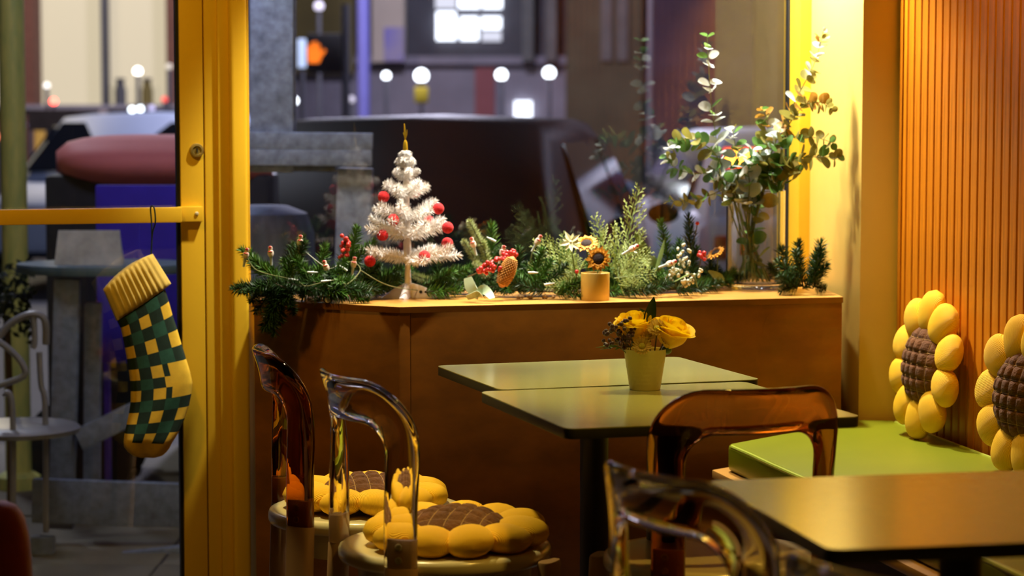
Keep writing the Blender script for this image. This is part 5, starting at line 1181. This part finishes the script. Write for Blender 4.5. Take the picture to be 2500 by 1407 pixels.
b2 = thing('office_block', 'dark grey office block across the street with one bright white gridded window', 'building', (-0.2992, 34.0, GZ - .1)); O2 = b2.location
Z_ = lambda a: -7.4793 + a * (-1.4959 - -7.4793) / 1000
WH = emis('lit_office_window', (.82, .88, 1.0), 3.0); WH2 = emis('lit_office_window_dim', (.80, .82, .95), .9)
bb((Z_(430), Z_(1990), 1.9319, 8.0), 'upper_wall', DKW, b2, 34.2, 38, O2)
bb((Z_(430), Z_(1990), GZ - .1, 1.9319), 'lower_wall', LIL, b2, 34.0, 38, O2)
bb((Z_(860), Z_(1420), 1.8846, 2.0028), 'ledge', LIL, b2, 33.8, 34.2, O2)
for a, b, y0, y1, m in ((1066, 1114, 98, 28, WH), (1124, 1168, 98, 40, WH), (1176, 1224, 70, 40, WH), (1176, 1224, 100, 76, WH2), (1064, 1114, 20, -50, WH2), (1120, 1172, 20, -50, WH), (1178, 1226, 20, -50, WH)):
    f = bb((Z_(a), Z_(b), 2.8167 + (0 - y0) * -(2.8167 - 2.2273) / -100 * 1, 2.8167 - y1 * (2.8167 - 2.2273) / 100), 'window_pane', m, b2, 34.10, 34.16, O2)
bb((Z_(720), Z_(870), 1.7538, 3.4578), 'olive_hoarding', OLV, b2, 33.7, 34.0, O2)
bb((Z_(1160), Z_(1208), GZ, 1.8432), 'red_door', mat('dull_red_door', (.26, .075, .085), .7, noise=(3, .8)), b2, 33.9, 34.0, O2)
bb((Z_(1256), Z_(1298), 1.0672, 1.3578), 'lit_doorway', WH, b2, 33.9, 34.0, O2)
bb((Z_(1380), Z_(1560), GZ, 7.8), 'olive_bay', mat('dark_olive_bay', (.085, .078, .045), .8, noise=(2, .6)), b2, 33.6, 34.1, O2)
for a in (1275, 1330, 1462, 1500): bb((Z_(a), Z_(a + 26), 1.9319, 7.5), 'pilaster', mat('pilaster_grey', (.13, .13, .13), .8, noise=(3, .7)), b2, 33.5, 34.2, O2)
bb((Z_(915), Z_(992), 1.9145, 3.6854), 'beige_panel', mat('beige_panel', (.50, .42, .36), .7, noise=(2, .85)), b2, 33.6, 34.2, O2)
bb((Z_(945), Z_(992), 1.926, 2.4073), 'blue_poster', mat('blue_poster', (.10, .09, .55), .6, noise=(.9, .4), col2=(.36, .30, .36)), b2, 33.5, 33.6, O2)

pol = thing('violet_column', 'violet blue column standing across the street left of the beige panel', 'column', (-1.7739, 28.0, GZ - .1))
MB().lathe([(.075, 0), (.075, 7)], 16).build('shaft', mat('violet_column_paint', (.15, .14, .42), .6, noise=(2, .75)), pol); MB().lathe([(.13, 0), (.13, .25), (.08, .3)], 16).build('collar', DKW, pol)
# crossing signal showing the raised hand
sg = thing('crossing_signal', 'pedestrian crossing signal box showing a lit orange raised hand', 'traffic signal', (-2.0189, 24.0, GZ - .1)); SGX = sg.location
zc = 1.8413 - SGX.z; OR_ = emis('signal_orange', (1.0, .20, .012), 1.35)
MB().box(-.085, .27, 0, .14, zc - .20, zc + .20).build('signal_housing', TYRE, sg, bevel=.02)
MB().lathe([(.045, 0), (.045, zc + .5)], 12, mx=Matrix.Translation((.31, .08, 0))).build('signal_pole', DKW, sg)
hd = MB().prism([(-.065, -.10), (.045, -.10), (.075, -.03), (.115, .02), (.10, .045), (.055, .01), (.055, .09), (.030, .095), (.026, .03), (.020, .12), (-.006, .12), (-.010, .03), (-.018, .11), (-.042, .105), (-.040, .02), (-.052, .08), (-.074, .074), (-.072, -.03)], 0, .012, mx=Matrix.Translation((0, 0, zc)) @ Matrix.Rotation(R(90), 4, 'X'))
hd.build('hand_symbol', OR_, sg, smooth=False)
wl_ = thing('lit_column_lamp', 'narrow bluish white lamp beside the orange crossing signal', 'lamp', (-2.1946, 24.5, GZ - .1))
MB().box(-.042, .042, -.03, .03, 1.7026 + .26, 2.0006 + .26).build('lamp_tube', emis('blue_white_tube', (.55, .68, 1.0), 1.2), wl_, bevel=.01)
MB().lathe([(.03, 0), (.03, 1.7026 + .26)], 10).build('lamp_pole', DKW, wl_)

# street lamps and distant lights: a glowing globe on a thin pole each
def globe(px_, py_, Y_, x, z, r_, col, s, label):
    t = thing('street_lamp', label, 'lamp', (x, Y_, GZ - .1))
    MB().ell((0, 0, z - t.location.z), (r_, r_, r_), 16, 10).build('lamp_globe', emis('lamp_glow_%s' % px_, col, s), t)
    MB().lathe([(.025, 0), (.022, z - t.location.z - r_ * .8)], 8).build('lamp_pole', DKW, t)
    MB().lathe([(r_ * .5, z - t.location.z - r_ * 1.05), (r_ * .6, z - t.location.z - r_ * .75), (0, z - t.location.z - r_ * .7)], 12).build('lamp_holder', DKW, t)
BW = (.86, .92, 1.0)
for px_, py_, Y_, x, z, r_, col, s, lb in (
    (945, 185, 26, -1.3956, 1.6344, .045, BW, 26, 'white street lamp globe second from the left in the row across the street'),
    (1030, 185, 26, -1.0066, 1.6344, .075, BW, 26, 'largest white street lamp globe, in the middle of the window view'),
    (1224, 183, 26, -0.119, 1.6434, .062, BW, 26, 'white street lamp globe just below the bright gridded window'),
    (1340, 178, 26, 0.4118, 1.666, .065, BW, 26, 'rightmost white street lamp globe in the row across the street'),
    (721, 246, 26, -2.4159, 1.3581, .040, BW, 16, 'white street lamp half hidden by the timber post'),
    (860, 243, 26, -1.7845, 1.3717, .040, (.80, .74, .9), 1.0, 'faint lilac street lamp globe above the dark car roof'),
    (783, 15, 26, -2.1368, 2.4017, .055, (.80, .74, .95), 1.6, 'lilac street lamp globe near the top over the olive hoarding'),
    (343, 174, 26, -4.1501, 1.6841, .045, (1.0, .98, .9), 18, 'white lamp in front of the right lit blind'),
    (122, 209, 26, -5.1613, 1.5257, .032, (1.0, .96, .92), 2.4, 'small white lamp in front of the left lit blind'),
    (419, 163, 26, -3.8023, 1.7339, .036, (.9, .8, .68), .9, 'dim cream lamp in front of the brown pier'),
    (138, 248, 26, -5.0881, 1.3491, .036, (1.0, .06, .04), 14, 'bright red signal lamp below the left lit blind'),
    (407, 243, 26, -3.8572, 1.3717, .034, (1.0, .10, .08), 1.6, 'dim red signal lamp beside the brown pier'),
    (328, 268, 25, -4.0564, 1.2615, .032, (.84, .94, 1.0), 12, 'left one of two touching bluish white lamps'),
    (348, 266, 25, -3.9684, 1.2703, .032, (.84, .94, 1.0), 10, 'right one of two touching bluish white lamps'),
    (375, 263, 25, -3.8453, 1.279, .032, (.62, .58, .95), 1.4, 'faint violet lamp to the right of the two touching lamps'),
    (15, 301, 25, -5.4335, 1.1176, .034, (.80, .90, 1.0), 9, 'bluish white lamp behind the painted pole'),
    (3, 335, 25, -5.4863, 0.9691, .032, (1.0, .25, .12), 1.6, 'dim red lamp at the very left edge'),
    (80, 305, 25, -5.1475, 1.1001, .034, (.45, .42, .95), 1.0, 'dim blue lamp right of the painted pole'),
    (1585, 521, 20, 1.1721, 0.388, .026, (.78, .70, .52), .9, 'left one of two pale round reflector lamps low in the street'),
    (1604, 515, 20, 1.253, 0.4126, .026, (.78, .70, .52), .9, 'right one of two pale round reflector lamps low in the street')):
    globe(px_, py_, Y_, x, z, r_, col, s, lb)
# shop entrance with posts glowing as if warmly lit at the left, flyer board and yellow sign
ys = thing('yellow_sign', 'small yellow hanging sign below the largest lamp globe', 'sign', (-0.9679, 25.0, GZ - .1))
MB().box(-.075, .075, -.02, .02, 1.3313 + .26, 1.5055 + .26).build('sign_panel', mat('yellow_sign_panel', (.55, .42, .03), .5, noise=(4, .8)), ys, bevel=.02)
MB().lathe([(.02, 0), (.02, 1.3313 + .26)], 8).build('sign_pole', DKW, ys)
fs_ = thing('street_stall', 'small amber lit stall front far behind the red car', 'stall', (-4.7516, 24.0, GZ - .1)); FO_ = fs_.location
AMB = emis('amber_post_glow', (.75, .42, .10), .55)  # stall posts emit amber in place of warm light falling on them
bb((-4.8783, -4.8065, GZ, 1.1516), 'stall_post', AMB, fs_, 23.9, 24.1, FO_); bb((-4.6882, -4.6249, GZ, 1.1307), 'stall_post', AMB, fs_, 23.9, 24.1, FO_)
bb((-4.9079, -4.1814, 1.0552, 1.2647), 'stall_canopy', mat('stall_canopy', (.28, .20, .16), .7, noise=(3, .5)), fs_, 23.7, 24.2, FO_)
# dark pillar and tan wall end to the right of the cars
dp = thing('dark_pillar', 'dark purple painted pillar across the pavement behind the eucalyptus', 'pillar', (1.5448, 19.1, GZ - .1))
MB().box(1.1302 - dp.location.x, 1.9594 - dp.location.x, -.12, .5, 0, 5).build('pillar_shaft', mat('dark_purple_paint', (.12, .10, .17), .6, noise=(3, .6)), dp, bevel=.02)
MB().box(1.1034 - dp.location.x, 1.9895 - dp.location.x, -.16, .52, 0, .5).build('pillar_base', DKW, dp, bevel=.02)
tw_ = thing('tan_wall_end', 'tan rendered wall end lit by the street, between pillar and window frame', 'wall', (2.1287, 19.3, GZ - .1))
MB().box(1.9834 - tw_.location.x, 2.5004 - tw_.location.x, -.10, .6, 0, 5).build('wall_render', mat('tan_render', (.36, .29, .20), .8, noise=(2, .75)), tw_, smooth=False)
MB().box(1.9834 - tw_.location.x, 2.5004 - tw_.location.x, -.14, -.10, 0, .5).build('plinth', LIL, tw_, smooth=False)

# ------------------------------------------------------------------ red thing at the lower left inside the room
rc = thing('red_armchair', 'rounded orange red upholstered chair back at the lower left corner', 'chair', (-0.8991, 3.95, 0), (0, 0, R(14)))
RVM = mat('red_upholstery', (.42, .045, .008), .6, sheen=.3, noise=(14, .6), bump=(120, .3))
zt = 0.6589
rg = []
for i in range(13):
    t = i / 12; z = .40 + (zt - .40) * math.sin(t * math.pi / 2); w_ = .075 * (1 - t ** 3.2) ** .5 + .002 if t < 1 else .002
    rg.append([(w_ * 1.0 * math.copysign(abs(math.cos(a)) ** .8, math.cos(a)), .055 * w_ / .075 * math.copysign(abs(math.sin(a)) ** .8, math.sin(a)), z) for a in [2 * math.pi * k / 28 for k in range(28)]])
MB().rings(rg).build('backrest', RVM, rc, angle=80)
MB().lathe([(0, .38), (.16, .38), (.175, .40), (.175, .43), (.15, .45), (0, .45)], 36, mx=Matrix.Translation((-.06, .12, 0))).build('seat', RVM, rc)
for x, y in ((-.18, .0), (.06, .0), (-.18, .24), (.06, .24)): MB().lathe([(.010, 0), (.016, .38)], 12, mx=Matrix.Translation((x, y, 0))).build('leg', M['dark_wood'], rc)
